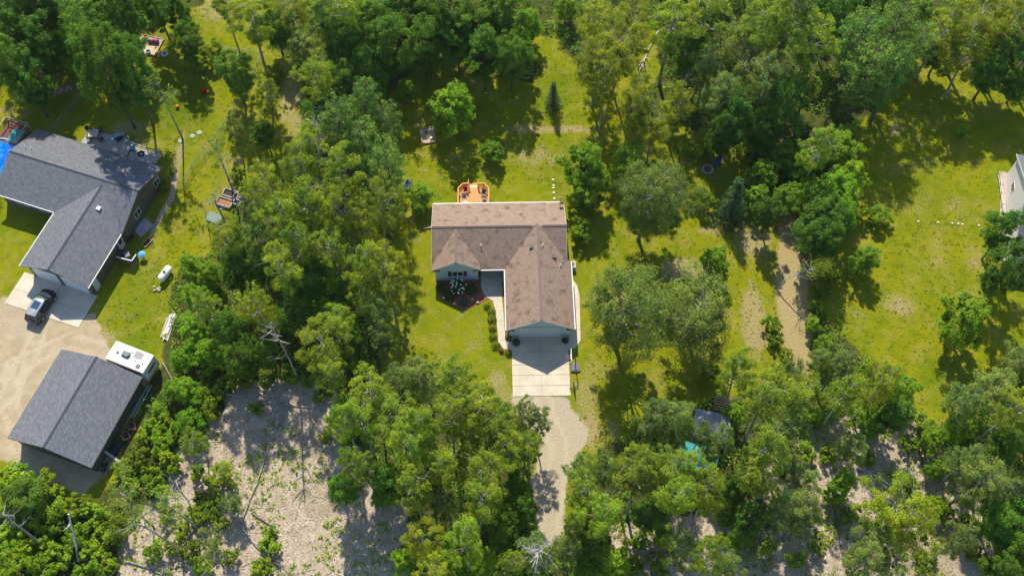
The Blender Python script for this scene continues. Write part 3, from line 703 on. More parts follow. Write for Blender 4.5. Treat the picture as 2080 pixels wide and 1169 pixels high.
# ---- neighbouring house ---------------------------------------------------------
NPH = -.308
nb = thing('grey_house', 'brown sided house with dark grey shingle roof and two garage doors', 'house', (-58.692, -.268, 0), NPH)
def NLoc(x, y, z=0.0): return Vector((-58.692 + x * math.cos(NPH) - y * math.sin(NPH), -.268 + x * math.sin(NPH) + y * math.cos(NPH), z))
def nloc(p): dx, dy = p.x + 58.692, p.y + .268; return (dx * math.cos(NPH) + dy * math.sin(NPH), -dx * math.sin(NPH) + dy * math.cos(NPH))
wg, nL, nD, nxl, nE, nR, nRg, nxr = 9.14, 8.04, 10.36, -8.6, 2.9, 4.86, 4.62, 9.255
nym = nL + nD / 2; nyb = nL + nD
w = MB(); a, c_, y0_, y1_ = nxl + .35, nxr - .35, nL + .5, nyb - .4
w.add([(a, y0_, 0), (c_, y0_, 0), (c_, y1_, 0), (a, y1_, 0), (a, y0_, nE - .05), (c_, y0_, nE - .05), (c_, y1_, nE - .05), (a, y1_, nE - .05), (a, nym, nR - .24), (c_, nym, nR - .24)],
      [(0, 1, 5, 4), (2, 3, 7, 6), (1, 2, 6, 9, 5), (3, 0, 4, 8, 7), (4, 5, 9, 8), (6, 7, 8, 9), (3, 2, 1, 0)]); w.build('wall', brown_siding, nb)
w = MB(); a, c_, yw = .4, wg - .35, .55
w.add([(a, yw, 0), (c_, yw, 0), (c_, yw, nE - .05), (wg / 2, yw, nRg - .24), (a, yw, nE - .05), (a, y0_ - .01, 0), (c_, y0_ - .01, 0), (c_, y0_ - .01, nE - .05), (wg / 2, y0_ - .01, nRg - .24), (a, y0_ - .01, nE - .05)],
      [(0, 1, 2, 3, 4), (9, 8, 7, 6, 5), (1, 6, 7, 2), (0, 4, 9, 5), (2, 7, 8, 3), (3, 8, 9, 4)]); w.build('garage_wall', brown_siding, nb)
rf = MB(); slab(rf, [(nxl, nL, nE), (nxr, nL, nE), (nxr, nym, nR), (nxl, nym, nR)]); slab(rf, [(nxl, nym, nR), (nxr, nym, nR), (nxr, nyb, nE), (nxl, nyb, nE)]); nr1 = rf.build('main_roof', grey_roof, nb)
gs = (nRg - nE) / (wg / 2); ms = (nR - nE) / (nD / 2); yv = nL + (nRg - nE) / ms
rf = MB(); slab(rf, [(0, 0, nE), (wg / 2, 0, nRg), (wg / 2, yv + .3, nRg), (0, nL + .3, nE)]); slab(rf, [(wg / 2, 0, nRg), (wg, 0, nE), (wg, nL + .3, nE), (wg / 2, yv + .3, nRg)]); nr2 = rf.build('garage_roof', grey_roof, nb)
capg = shingle_mat('grey_ridge_cap', (.06, .065, .08), (.13, .14, .165), .1, .5)
caps(nr1, (nxl, nym, nR + .012), (nxr, nym, nR + .012), 50, .16, capg); caps(nr2, (wg / 2, 0, nRg + .012), (wg / 2, yv, nRg + .012), 34, .16, capg)
g = MB(); g.box(wg + .01, 0, nE - .14, wg + .12, nL - .1, nE - .02); g.build('gutter', white_trim, nb)
g = MB(); g.box(-.12, 0, nE - .14, -.01, nL - .12, nE - .02); g.build('gutter', white_trim, nb)
g = MB(); g.box(nxl, nL - .12, nE - .14, -.13, nL - .01, nE - .02); g.build('gutter', white_trim, nb)
g = MB()
g.bar((nxr + .02, nL, nE - .09), (nxr + .02, nym, nR - .09), .03, .13); g.bar((nxr + .02, nym, nR - .09), (nxr + .02, nyb, nE - .09), .03, .13); g.build('rake_board', mat('rake_brown', (.20, .19, .17), .6, .1), nb)
for a in (1.15, 5.05):
    f_ = MB(); f_.box(a - .16, yw - .06, 0, a, yw + .02, 2.3); f_.box(a + 3.0, yw - .06, 0, a + 3.16, yw + .02, 2.3); f_.box(a - .16, yw - .062, 2.3, a + 3.16, yw + .02, 2.44); f_.build('door_frame', white_trim, nb)
    f_ = MB(); f_.box(a, yw - .015, 0, a + 3.0, yw + .01, 2.3); go = f_.build('garage_door', white_trim, nb)
    for k in range(4): q = MB(); q.box(a + .02, yw - .045, .02 + .57 * k, a + 2.98, yw - .017, .55 + .57 * k); q.build('panel', mat('white_panel', (.68, .69, .68), .5, .05), go)
for px, py, wd, ht in ((317, 369, 1.2, 1.2), (279, 433, 1.3, 1.2)):
    lx, ly_ = nloc(P(px, py, 1.7)); window_part(nb, (nxr - .35, ly_, 1.75), 'y', wd, ht, white_trim, glass, 2, 1)
lx, ly_ = nloc(P(243, 493, 1.2)); f_ = MB(); f_.box(wg - .36, ly_ - .5, .1, wg - .29, ly_ + .5, 2.25); do_ = f_.build('side_door', white_trim, nb); q = MB(); q.box(wg - .28, ly_ - .32, 1.2, wg - .265, ly_ + .32, 2.05); q.build('pane', glass, do_)
f_ = MB(); f_.box(wg - .36, 1.0, .1, wg - .29, 1.9, 2.2); f_.build('side_door', white_trim, nb)
window_part(nb, (-5.5, nL + .5, 1.6), 'x', 1.8, 1.2, white_trim, glass, 3, -1); window_part(nb, (-2.4, nL + .5, 1.6), 'x', 1.2, 1.2, white_trim, glass, 2, -1)
def zr_n(y): return nE + min(y - nL, nyb - y) * ms
vp = []
for px, py in ((54, 302), (66, 305), (272, 360)):
    lx, ly_ = nloc(P(px, py, 4.1)); vp.append((lx, ly_, zr_n(ly_), 'pipe'))
lx, ly_ = nloc(P(201, 424, 4.2)); vp.append((lx, ly_, nE + min(lx, wg - lx) * gs, 'box'))
roof_vents(nb, vp, white_trim, hi=.4)
pad = bpy.data.objects.new('garage_apron', None); col.objects.link(pad); pad.location = (-58.692, -.268, 0); pad.rotation_euler = (0, 0, NPH); pad['kind'] = 'structure'
for i, (ya, yb_) in enumerate(((.53, -1.9), (-1.92, -4.0))):
    for a, c2 in ((-.9, 4.3), (4.32, 9.1)): s = MB(); s.box(a, yb_, -.05, c2, ya, .05 + .004 * i); s.build('slab', conc, pad, bevel=.012)
# rear deck of the neighbour with its furniture
nd = thing('grey_deck', 'weathered grey plank deck behind the brown sided house', 'deck', NLoc(0, nyb - .4), NPH)
for k in range(20): q = MB(); q.box(-4.0, .02 + k * .2, .45, 2.6, .21 + k * .2, .50); q.build('plank', wood_g, nd)
q = MB(); [q.box(a, .2, 0, a + .1, .3, .45) or q.box(a, 3.8, 0, a + .1, 3.9, .45) for a in (-3.9, -1.5, .9, 2.4)]; q.build('support', wood_g, nd)
d2 = thing('lower_deck', 'small grey deck with low railing at the house corner', 'deck', NLoc(4.7, nyb - .4), NPH)
for k in range(17): q = MB(); q.box(-1.95, .02 + k * .2, .30, 2.0, .21 + k * .2, .35); q.build('plank', wood_g, d2)
q = MB(); q.bar((-1.9, 3.4, 1.15), (2.0, 3.4, 1.15), .18, .05); q.bar((2.0, .1, 1.15), (2.0, 3.3, 1.15), .18, .05); q.bar((-1.9, 3.4, .6), (2.0, 3.4, .6), .05, .05); q.bar((2.0, .1, .6), (2.0, 3.35, .6), .05, .05); q.build('railing', wood_g, d2)
for a, b2 in ((-1.9, 3.4), (.1, 3.4), (2.0, 3.4), (2.0, 1.7), (2.0, .1)): q = MB(); q.box(a - .05, b2 - .05, 0, a + .05, b2 + .05, 1.12); q.build('post', wood_g, d2)
def on_deck(px, py, z): p = P(px, py, z); return Vector((p.x, p.y, z))
pt = on_deck(193, 277, .5); tb = thing('square_table', 'square beige patio table with closed parasol pole on the grey deck', 'table', pt, NPH + .3)
q = MB(); q.box(-.6, -.6, .69, .6, .6, .73); q.build('table_top', mat('beige_stone', (.48, .42, .36), .6, .15), tb)
for sx in (-.5, .5):
    for sy in (-.5, .5): q = MB(); q.box(sx - .03, sy - .03, 0, sx + .03, sy + .03, .69); q.build('leg', dark, tb)
q = MB(); q.cyl((0, 0), .025, 0, 2.3, 8); q.cyl((0, 0), .09, 1.3, 2.2, 8, .03); q.build('parasol', dark, tb)
for k, (px, py) in enumerate(((183, 284), (207, 287), (206, 270), (182, 268))):
    p = on_deck(px, py, .5); ang = math.atan2(p.y - pt.y, p.x - pt.x) - math.pi / 2
    chair(p, ang, 'dark metal chair drawn up to the square beige patio table', mat('chair_dark', (.05, .05, .055), .5, .2), None, 'chairs around the beige patio table')
grill(on_deck(243, 283, .5), NPH + .9, 'barbecue grill with blue side shelf in the shade of the grey deck', mat('grill_blue', (.16, .33, .45), .3, .1))
chair(on_deck(259, 288, .5), NPH - .7, 'pale grey cushioned patio chair beside the shaded barbecue grill', mat('cushion_grey', (.35, .34, .40), .9, .15))
q = MB(); lathe(q, (0, 0, 0), [(.26, 0), (.3, .05), (.33, .5), (.29, .52), (.26, .45)], 14); bk = q.build('plastic_tub', mat('cyan_plastic', (.02, .33, .46), .4, .1)); bk.location = on_deck(271, 304, .5); tag(bk, 'bright cyan plastic tub at the edge of the grey deck', 'tub')
q = MB(); q.ring((0, 0, .1), .36, .11, 18, 8); tr = q.build('rubber_tyre', mat('rubber', (.02, .02, .022), .8, .2), smooth=True); tr.location = on_deck(287, 313, .36); tag(tr, 'black rubber tyre lying on the small corner deck', 'tyre')
# pool and pool deck at the west end
pc = P(-12, 330, .9)
pool = thing('above_ground_pool', 'round above-ground pool of bright blue water beside the grey roof', 'pool', (pc.x, pc.y, 0))
q = MB(); lathe(q, (0, 0, 0), [(3.55, 0), (3.6, 1.15), (3.72, 1.18), (3.72, 1.24), (3.5, 1.24), (3.5, .2), (3.4, .1)], 40); q.build('pool_wall', mat('pool_wall', (.20, .32, .42), .5, .1), pool)
wm, nt, out = nodes_of('pool_water'); b = N(nt, 'BsdfPrincipled'); nt.links.new(b.outputs[0], out.inputs[0]); tc = N(nt, 'TexCoord').outputs['Object']
nt.links.new(mixc(nt, ramp(nt, noise(nt, tc, 1.2, 3), .35, .65), (.0, .10, .52), (.01, .24, .75)), b.inputs['Base Color']); b.inputs['Roughness'].default_value = .08
bn = N(nt, 'Bump'); bn.inputs['Strength'].default_value = .25; nt.links.new(noise(nt, tc, 5, 3), bn.inputs['Height']); nt.links.new(bn.outputs[0], b.inputs['Normal']); MATS['pool_water'] = wm
q = MB(); q.cyl((0, 0), 3.49, 1.0, 1.1, 40); q.build('water', wm, pool)
pc = P(28, 270, 1.1)
pdk = thing('pool_deck', 'raised brown plank pool deck with pale railings behind the pool', 'deck', (pc.x, pc.y, 0), NPH)
red_wood = mat('red_brown_wood', (.15, .05, .045), .8, .25)
for k in range(14): q = MB(); q.box(-1.6 + k * .23, -1.7, 1.08, -1.38 + k * .23, 1.4, 1.12); q.build('plank', red_wood, pdk)
for a, b2 in ((-1.6, 1.4), (1.6, 1.4), (-1.6, -1.7), (1.6, -1.7), (0, 1.4)): q = MB(); q.box(a - .06, b2 - .06, 0, a + .06, b2 + .06, 2.1); q.build('post', wood_t, pdk)
q = MB(); q.bar((-1.6, 1.4, 2.12), (1.6, 1.4, 2.12), .13, .05); q.bar((1.6, 1.4, 2.12), (1.6, -1.7, 2.12), .13, .05); q.bar((-1.6, 1.4, 2.12), (-1.6, -1.7, 2.12), .13, .05); q.bar((-1.6, 1.4, 1.6), (1.6, 1.4, 1.6), .06, .06); q.bar((1.6, 1.4, 1.6), (1.6, -1.7, 1.6), .06, .06); q.build('railing', wood_t, pdk)
q = MB(); q.box(-.3, -1.5, 1.13, 1.25, .7, 1.15); mt = q.build('deck_mat', mat('teal_mat', (.05, .30, .30), .8, .6, 1.5)); mt.location = (pc.x, pc.y, 0); mt.rotation_euler = (0, 0, NPH); tag(mt, 'patterned teal mat lying on the raised pool deck', 'mat')

# ---- storage building and camper -------------------------------------------------
SPH = -.311
shed = thing('storage_building', 'large dark shed with grey shingle gable roof on bare sand', 'shed', (-54.837, -21.733, 0), SPH)
sW, sL, sE, sR = 10.33, 11.35, 2.7, 4.36
w = MB(); a, c_, y0_, y1_ = .35, sW - .35, .35, sL - .35
w.add([(a, y0_, 0), (c_, y0_, 0), (c_, y0_, sE - .05), (sW / 2, y0_, sR - .24), (a, y0_, sE - .05), (a, y1_, 0), (c_, y1_, 0), (c_, y1_, sE - .05), (sW / 2, y1_, sR - .24), (a, y1_, sE - .05)],
      [(0, 1, 2, 3, 4), (9, 8, 7, 6, 5), (1, 6, 7, 2), (0, 4, 9, 5), (2, 7, 8, 3), (3, 8, 9, 4)]); w.build('wall', shed_siding, shed)
rf = MB(); slab(rf, [(0, 0, sE), (sW / 2, 0, sR), (sW / 2, sL, sR), (0, sL, sE)]); slab(rf, [(sW / 2, 0, sR), (sW, 0, sE), (sW, sL, sE), (sW / 2, sL, sR)]); sr = rf.build('roof', grey_roof, shed)
caps(sr, (sW / 2, 0, sR + .012), (sW / 2, sL, sR + .012), 36, .16, capg)
g = MB(); g.bar((0, -.02, sE - .09), (sW / 2, -.02, sR - .09), .03, .14); g.bar((sW / 2, -.02, sR - .09), (sW, -.02, sE - .09), .03, .14); g.build('rake_board', mat('fascia_dark', (.10, .105, .10), .6, .1), shed)
g = MB(); g.box(sW + .005, 0, sE - .14, sW + .06, sL, sE - .02); g.build('fascia', MATS['fascia_dark'], shed)
def SLoc(x, y, z=0.0): return Vector((-54.837 + x * math.cos(SPH) - y * math.sin(SPH), -21.733 + x * math.sin(SPH) + y * math.cos(SPH), z))
# odds and ends along the shed's far wall
q = MB(); [q.bar((a, -2.1, .35 + .1 * (a > .1)), (a, 2.1, .35 + .1 * (a > .1)), .06, .11) for a in (0, .42)]; [q.bar((0, -1.9 + .32 * k, .40), (.42, -1.9 + .32 * k, .45), .035) for k in range(13)]
la = q.build('ladder', mat('aluminium', (.50, .62, .66), .35, .1, 4, .05, 40, .5)); la.location = SLoc(sW + .05, 9.3); la.rotation_euler = (0, 0, SPH); tag(la, 'aluminium ladder lying along the dark shed wall', 'ladder')
def mower(loc, rz, label, c1):
    t = thing('lawn_mower', label, 'lawn mower', loc, rz)
    q = MB(); q.prism([(-.4, -.5), (.4, -.5), (.48, .2), (.3, .5), (-.3, .5), (-.48, .2)], .12, .32); q.build('deck', c1, t)
    q = MB(); q.box(-.22, -.15, .321, .22, .35, .62); q.build('engine', dark, t)
    q = MB(); q.tube([(-.25, -.45, .3), (-.25, -1.1, .95), (.25, -1.1, .95), (.25, -.45, .3)], .025, 6); q.build('handle', dark, t)
    for sx in (-1, 1):
        for sy in (-.36, .36): q = MB(); q.tube([(sx * .46 - .05, sy, .13), (sx * .46 + .05, sy, .13)], .13, 10); q.build('wheel', MATS['rubber'], t)
mower(SLoc(sW + .65, 6.3), SPH + .5, 'faded red push mower stored beside the dark shed', mat('faded_red', (.42, .11, .07), .6, .3))
mower(SLoc(sW + .6, 5.0), SPH - .6, 'rusty orange push mower stored beside the dark shed', mat('rust_orange', (.42, .20, .07), .7, .3))
q = MB(); q.box(-.35, -.9, .02, .35, .9, .55); q.box(-.39, -.94, .551, .39, .94, .60); bn_ = q.build('storage_crate', mat('crate_black', (.03, .032, .035), .7, .3)); bn_.location = SLoc(sW + .35, 3.3); bn_.rotation_euler = (0, 0, SPH); tag(bn_, 'black lidded storage crate against the dark shed wall', 'crate')
q = MB(); q.cbox((0, 0, .75), (.28, 2.3, .07), 0, .25); q.cbox((0, .1, .66), (.18, 2.2, .06), 0, .25); pl = q.build('leaning_plank', wood_g); pl.location = SLoc(sW + .55, 2.3); pl.rotation_euler = (0, 0, SPH + 1.35); tag(pl, 'grey plank leaning on the dark shed wall', 'plank')
t = thing('wheelbarrow', 'dark wheelbarrow parked at the corner of the dark shed', 'wheelbarrow', SLoc(sW + .35, .9), SPH + .3)
q = MB(); q.add([(-.35, -.5, .62), (.35, -.5, .62), (.3, .5, .62), (-.3, .5, .62), (-.2, -.3, .32), (.2, -.3, .32), (.18, .25, .32), (-.18, .25, .32)], [(4, 5, 6, 7), (0, 4, 7, 3), (1, 2, 6, 5), (0, 1, 5, 4), (2, 3, 7, 6)]); q.build('tray', dark, t)
q = MB(); [q.bar((s * .1, .6, .25), (s * .3, -1.1, .6), .04) for s in (-1, 1)]; [q.bar((s * .2, -.4, .4), (s * .22, -.45, 0), .035) for s in (-1, 1)]; q.build('handles', wood_t, t)
q = MB(); q.tube([(-.05, .62, .2), (.05, .62, .2)], .2, 14); q.build('wheel', MATS['rubber'], t)

rvp = (-46.0 + .0, -12.05); RA = math.atan2(-13.76 + 12.05, -41.42 + 46.0)
rv = thing('camper_trailer', 'white camper trailer parked against the dark shed', 'camper', (rvp[0], rvp[1], 0), RA)
rl, rw, rh = 4.9, 2.36, 2.96
rv_white = mat('rv_white', (.66, .63, .56), .4, .05, 1.0); rv_side = mat('rv_side', (.55, .58, .52), .5, .08)
q = MB(); q.add([(0, 0, .55), (rl, 0, .55), (rl, rw, .55), (0, rw, .55), (0, 0, rh), (rl, 0, rh), (rl, rw, rh), (0, rw, rh), (-.28, .05, 1.3), (-.28, rw - .05, 1.3), (rl + .22, .05, 1.5), (rl + .22, rw - .05, 1.5)],
      [(3, 2, 1, 0), (0, 1, 10, 5, 4, 8), (2, 3, 9, 7, 6, 11), (0, 8, 9, 3), (8, 4, 7, 9), (1, 2, 11, 10), (10, 11, 6, 5), (4, 5, 6, 7)]); q.build('body', rv_side, rv)
q = MB(); q.box(-.03, -.03, rh + .002, rl + .03, rw + .03, rh + .07); q.build('roof', rv_white, rv, bevel=.03)
def rloc(px, py): p = P(px, py, rh + .07); dx, dy = p.x - rvp[0], p.y - rvp[1]; return dx * math.cos(RA) + dy * math.sin(RA), -dx * math.sin(RA) + dy * math.cos(RA)
zt = rh + .07
a, c_ = rloc(257, 720); q = MB(); q.prism([(a - .5, c_ - .3), (a + .35, c_ - .36), (a + .52, c_), (a + .35, c_ + .36), (a - .5, c_ + .3)], zt, zt + .16); q.prism([(a - .42, c_ - .24), (a + .28, c_ - .28), (a + .42, c_), (a + .28, c_ + .28), (a - .42, c_ + .24)], zt + .161, zt + .30); q.build('air_conditioner', mat('rv_grey', (.16, .175, .19), .6, .15), rv)
a, c_ = rloc(282, 721); q = MB(); q.box(a - .5, c_ - .42, zt + .02, a + .5, c_ + .42, zt + .05); so_ = q.build('solar_panel', mat('panel_frame', (.5, .5, .5), .4, .1), rv); q = MB(); q.box(a - .46, c_ - .38, zt + .051, a + .46, c_ + .38, zt + .056); q.build('cells', mat('solar_cells', (.29, .26, .255), .35, .12, 8), so_)
a, c_ = rloc(239, 715); q = MB(); q.cyl((a, c_), .17, zt, zt + .12, 12, .13); q.build('vent_cap', MATS['rv_grey'], rv)
a, c_ = rloc(280, 743); q = MB(); q.box(a - .2, c_ - .2, zt, a + .2, c_ + .2, zt + .12); q.build('roof_hatch', MATS['rv_grey'], rv)
for px, py in ((270, 716), (276, 733), (290, 739)): a, c_ = rloc(px, py); q = MB(); q.cyl((a, c_), .06, zt, zt + .1, 8); q.build('vent_cap', dark, rv)
for a, c2 in ((.5, 1.3), (1.6, 3.1), (3.4, 4.3)): q = MB(); q.box(a, -.025, 1.5, c2, .02, 2.3); q.build('window', glass, rv)
q = MB(); q.box(rl + .1, .5, 1.7, rl + .16, rw - .5, 2.3); q.build('rear_window', glass, rv)
for sy in (.12, rw - .12):
    for a in (1.9, 2.7): q = MB(); q.tube([(a, sy - .1, .35), (a, sy + .1, .35)], .35, 16); wo = q.build('wheel', MATS['rubber'], rv); q = MB(); q.tube([(a, sy - .11, .35), (a, sy + .11, .35)], .17, 12); q.build('rim', white_trim, wo)
q = MB(); q.bar((-.2, .5, .5), (-1.1, rw / 2, .45), .1); q.bar((-.2, rw - .5, .5), (-1.1, rw / 2, .45), .1); q.cyl((-1.05, rw / 2), .05, 0, .5, 8); q.build('tow_hitch', dark, rv)
q = MB(); q.box(rl - .1, .3, 0, rl, .4, .55); q.box(rl - .1, rw - .4, 0, rl, rw - .3, .55); q.build('stabiliser', dark, rv)

# ---- white house at the east edge --------------------------------------------------
wc = P(2046, 352, 0); wd_ = P(2053, 424, 0)
wy_ = Vector((wc.x - wd_.x, wc.y - wd_.y, 0)); WA = math.atan2(wy_.y, wy_.x) - math.pi / 2 - .10
wh = thing('white_house', 'white sided house with dark grey gable roof at the lawn edge', 'house', (wc.x, wc.y, 0), WA)
LW_, hh = 12.0, 3.7; pk = 7.0; hd = 7.0
q = MB(); q.add([(0, -2 * hd, 0), (LW_, -2 * hd, 0), (LW_, 0, 0), (0, 0, 0), (0, -2 * hd, hh), (LW_, -2 * hd, hh), (LW_, 0, hh), (0, 0, hh), (0, -hd, pk - .2), (LW_, -hd, pk - .2)],
      [(0, 1, 5, 4), (2, 3, 7, 6), (1, 2, 6, 9, 5), (3, 0, 4, 8, 7), (4, 5, 9, 8), (6, 7, 8, 9), (3, 2, 1, 0)]); q.build('wall', white_siding, wh)
q = MB(); slab(q, [(-.35, -2 * hd - .35, hh), (LW_ + .35, -2 * hd - .35, hh), (LW_ + .35, -hd, pk), (-.35, -hd, pk)]); slab(q, [(-.35, -hd, pk), (LW_ + .35, -hd, pk), (LW_ + .35, .35, hh), (-.35, .35, hh)]); q.build('roof', grey_roof, wh)
q = MB(); q.bar((-.38, -2 * hd - .35, hh - .09), (-.38, -hd, pk - .09), .04, .17); q.bar((-.38, -hd, pk - .09), (-.38, .35, hh - .09), .04, .17); q.build('rake_board', white_trim, wh)
window_part(wh, (0, -3.6, 1.9), 'y', 1.2, 1.1, white_trim, glass, 2, -1)
strip = MB(); strip.box(-.75, -13.6, -.04, -.02, .1, .03); st_ = strip.build('gravel_strip', mat('strip_pink', (.42, .34, .29), .9, .25, 6)); st_.location = (wc.x, wc.y, 0); st_.rotation_euler = (0, 0, WA); st_['kind'] = 'structure'
def fence_line(name, label, pts, h, posts_m, rail_m, wire=None, rails=(1.0,), step=2.4, cat='fence', rr=.022, wires=(.22, .16)):
    t = thing(name, label, cat, (pts[0].x, pts[0].y, 0)); o0 = Vector((pts[0].x, pts[0].y, 0))
    for i in range(len(pts) - 1):
        a, b2 = pts[i] - o0, pts[i + 1] - o0; a.z = b2.z = 0; d_ = b2 - a; n = max(1, int(round(d_.length / step)))
        for k in range(n + (i == len(pts) - 2)):
            c2 = a + d_ * (k / n); q = MB(); q.cyl((c2.x, c2.y), rr * 1.3, 0, h + .04, 7); q.build('post', posts_m, t)
        for r_ in rails: q = MB(); q.tube([(a.x, a.y, h * r_), (b2.x, b2.y, h * r_)], rr, 6); q.build('rail', rail_m, t)
        if wire:
            q = MB(); L_ = d_.length; u = d_.normalized(); m_ = int((L_ + h) / wires[0])
            for k in range(m_):
                for s in (1, -1):
                    x_ = k * wires[0]; xa, xb = x_, x_ - h; za_, zb_ = 0, h
                    if xa > L_: za_ = xa - L_; xa = L_
                    if xb < 0: zb_ = h + xb; xb = 0
                    if zb_ <= za_: continue
                    if s < 0: xa, xb = L_ - xa, L_ - xb
                    q.tube([tuple(a + u * xa + Vector((0, 0, za_ + .02))), tuple(a + u * xb + Vector((0, 0, zb_)))], .006, 3, False)
            q.build('wire_mesh', wire, t)
    return t
fence_line('rail_fence', 'low white rail fence on the lawn beside the white house', [P(2025, 357), P(2036, 440)], .9, white_trim, white_trim, None, (1.0, .5), 1.6, rr=.045)
green_wire = mat('green_wire', (.16, .24, .19), .5, .1)
fence_line('chain_fence', 'chain-link fence crossing the shaded grass behind the grey deck', [P(112, 268), P(150, 222), P(192, 175)], 1.3, galv, galv, green_wire)
fence_line('chain_fence', 'chain-link fence along the garden edge beside the dirt strip', [P(374, 380), P(392, 345), P(440, 285), P(486, 215), P(536, 118)], 1.3, galv, galv, green_wire)
fence_line('chain_fence', 'chain-link fence behind the toddler sandbox under the trees', [P(278, 62), P(380, 90), P(455, 108), P(536, 118)], 1.3, galv, galv, green_wire)
fence_line('chain_fence', 'short chain-link run between the house corner and garden edge', [P(348, 366), P(374, 380)], 1.2, galv, galv, green_wire)
# ------------------------------------------------------------------ vegetation
def bark_mat(name, c, c2, sc=3.0):
    m, nt, out = nodes_of(name)
    b = N(nt, 'BsdfPrincipled'); nt.links.new(b.outputs[0], out.inputs[0]); b.inputs['Roughness'].default_value = .9
    tc = N(nt, 'TexCoord').outputs['Object']; mp = N(nt, 'Mapping'); mp.inputs['Scale'].default_value = (1, 1, .35); nt.links.new(tc, mp.inputs['Vector'])
    n1 = noise(nt, mp.outputs[0], sc, 5, .7); nt.links.new(mixc(nt, ramp(nt, n1, .35, .65), c, c2), b.inputs['Base Color'])
    bn = N(nt, 'Bump'); bn.inputs['Strength'].default_value = .6; bn.inputs['Distance'].default_value = .03; nt.links.new(noise(nt, mp.outputs[0], sc * 5, 4), bn.inputs['Height']); nt.links.new(bn.outputs[0], b.inputs['Normal'])
    return m
bark_d = bark_mat('oak_bark', (.055, .045, .035), (.14, .115, .09)); bark_p = bark_mat('pale_bark', (.17, .155, .125), (.42, .40, .35)); bark_g = bark_mat('grey_bark', (.12, .11, .10), (.33, .31, .28)); bark_s = bark_mat('silver_bark', (.28, .265, .24), (.55, .53, .49))
LM = {
    'oak': leaf_mat('oak_leaf', (0.052, 0.158, 0.018), (0.2, 0.315, 0.014)),
    'aspen': leaf_mat('aspen_leaf', (0.092, 0.212, 0.018), (0.395, 0.43, 0.015)),
    'birch': leaf_mat('birch_leaf', (0.14, 0.23, 0.01), (0.45, 0.44, 0.01)),
    'greyoak': leaf_mat('grey_oak_leaf', (0.1, 0.18, 0.03), (0.345, 0.37, 0.045)),
    'pine': leaf_mat('pine_needle', (0.06, 0.17, 0.03), (0.245, 0.35, 0.03), .22),
    'spruce': leaf_mat('spruce_needle', (0.045, 0.13, 0.04), (0.15, 0.24, 0.055), .2),
    'maple': leaf_mat('maple_leaf', (0.08, 0.24, 0.012), (0.345, 0.46, 0.01)),
    'column': leaf_mat('column_leaf', (0.1, 0.2, 0.014), (0.32, 0.35, 0.012)),
    'shrub': leaf_mat('shrub_leaf', (0.078, 0.195, 0.01), (0.365, 0.435, 0.009), .4, .34),
    'willow': leaf_mat('silver_leaf', (0.095, 0.195, 0.042), (0.335, 0.375, 0.052)),
}
def leaf_mesh(name, cen, nrm, size, tint, material, aspect=.62):
    n = len(cen); rs = np.random.RandomState(n + 3)
    nrm = nrm / (np.linalg.norm(nrm, axis=1, keepdims=True) + 1e-9)
    r = rs.normal(size=(n, 3)); u = r - nrm * (r * nrm).sum(1, keepdims=True); u /= np.linalg.norm(u, axis=1, keepdims=True) + 1e-9
    v = np.cross(nrm, u); s = size[:, None]
    v4 = np.stack([cen - u * s * .5, cen + v * s * .5 * aspect - u * s * .08, cen + u * s * .5, cen - v * s * .5 * aspect - u * s * .08], 1).reshape(-1, 3)
    q = np.arange(4 * n).reshape(-1, 4)
    return np_mesh(name, v4, q, [('tint', 'FLOAT', np.repeat(tint, 4))], material)

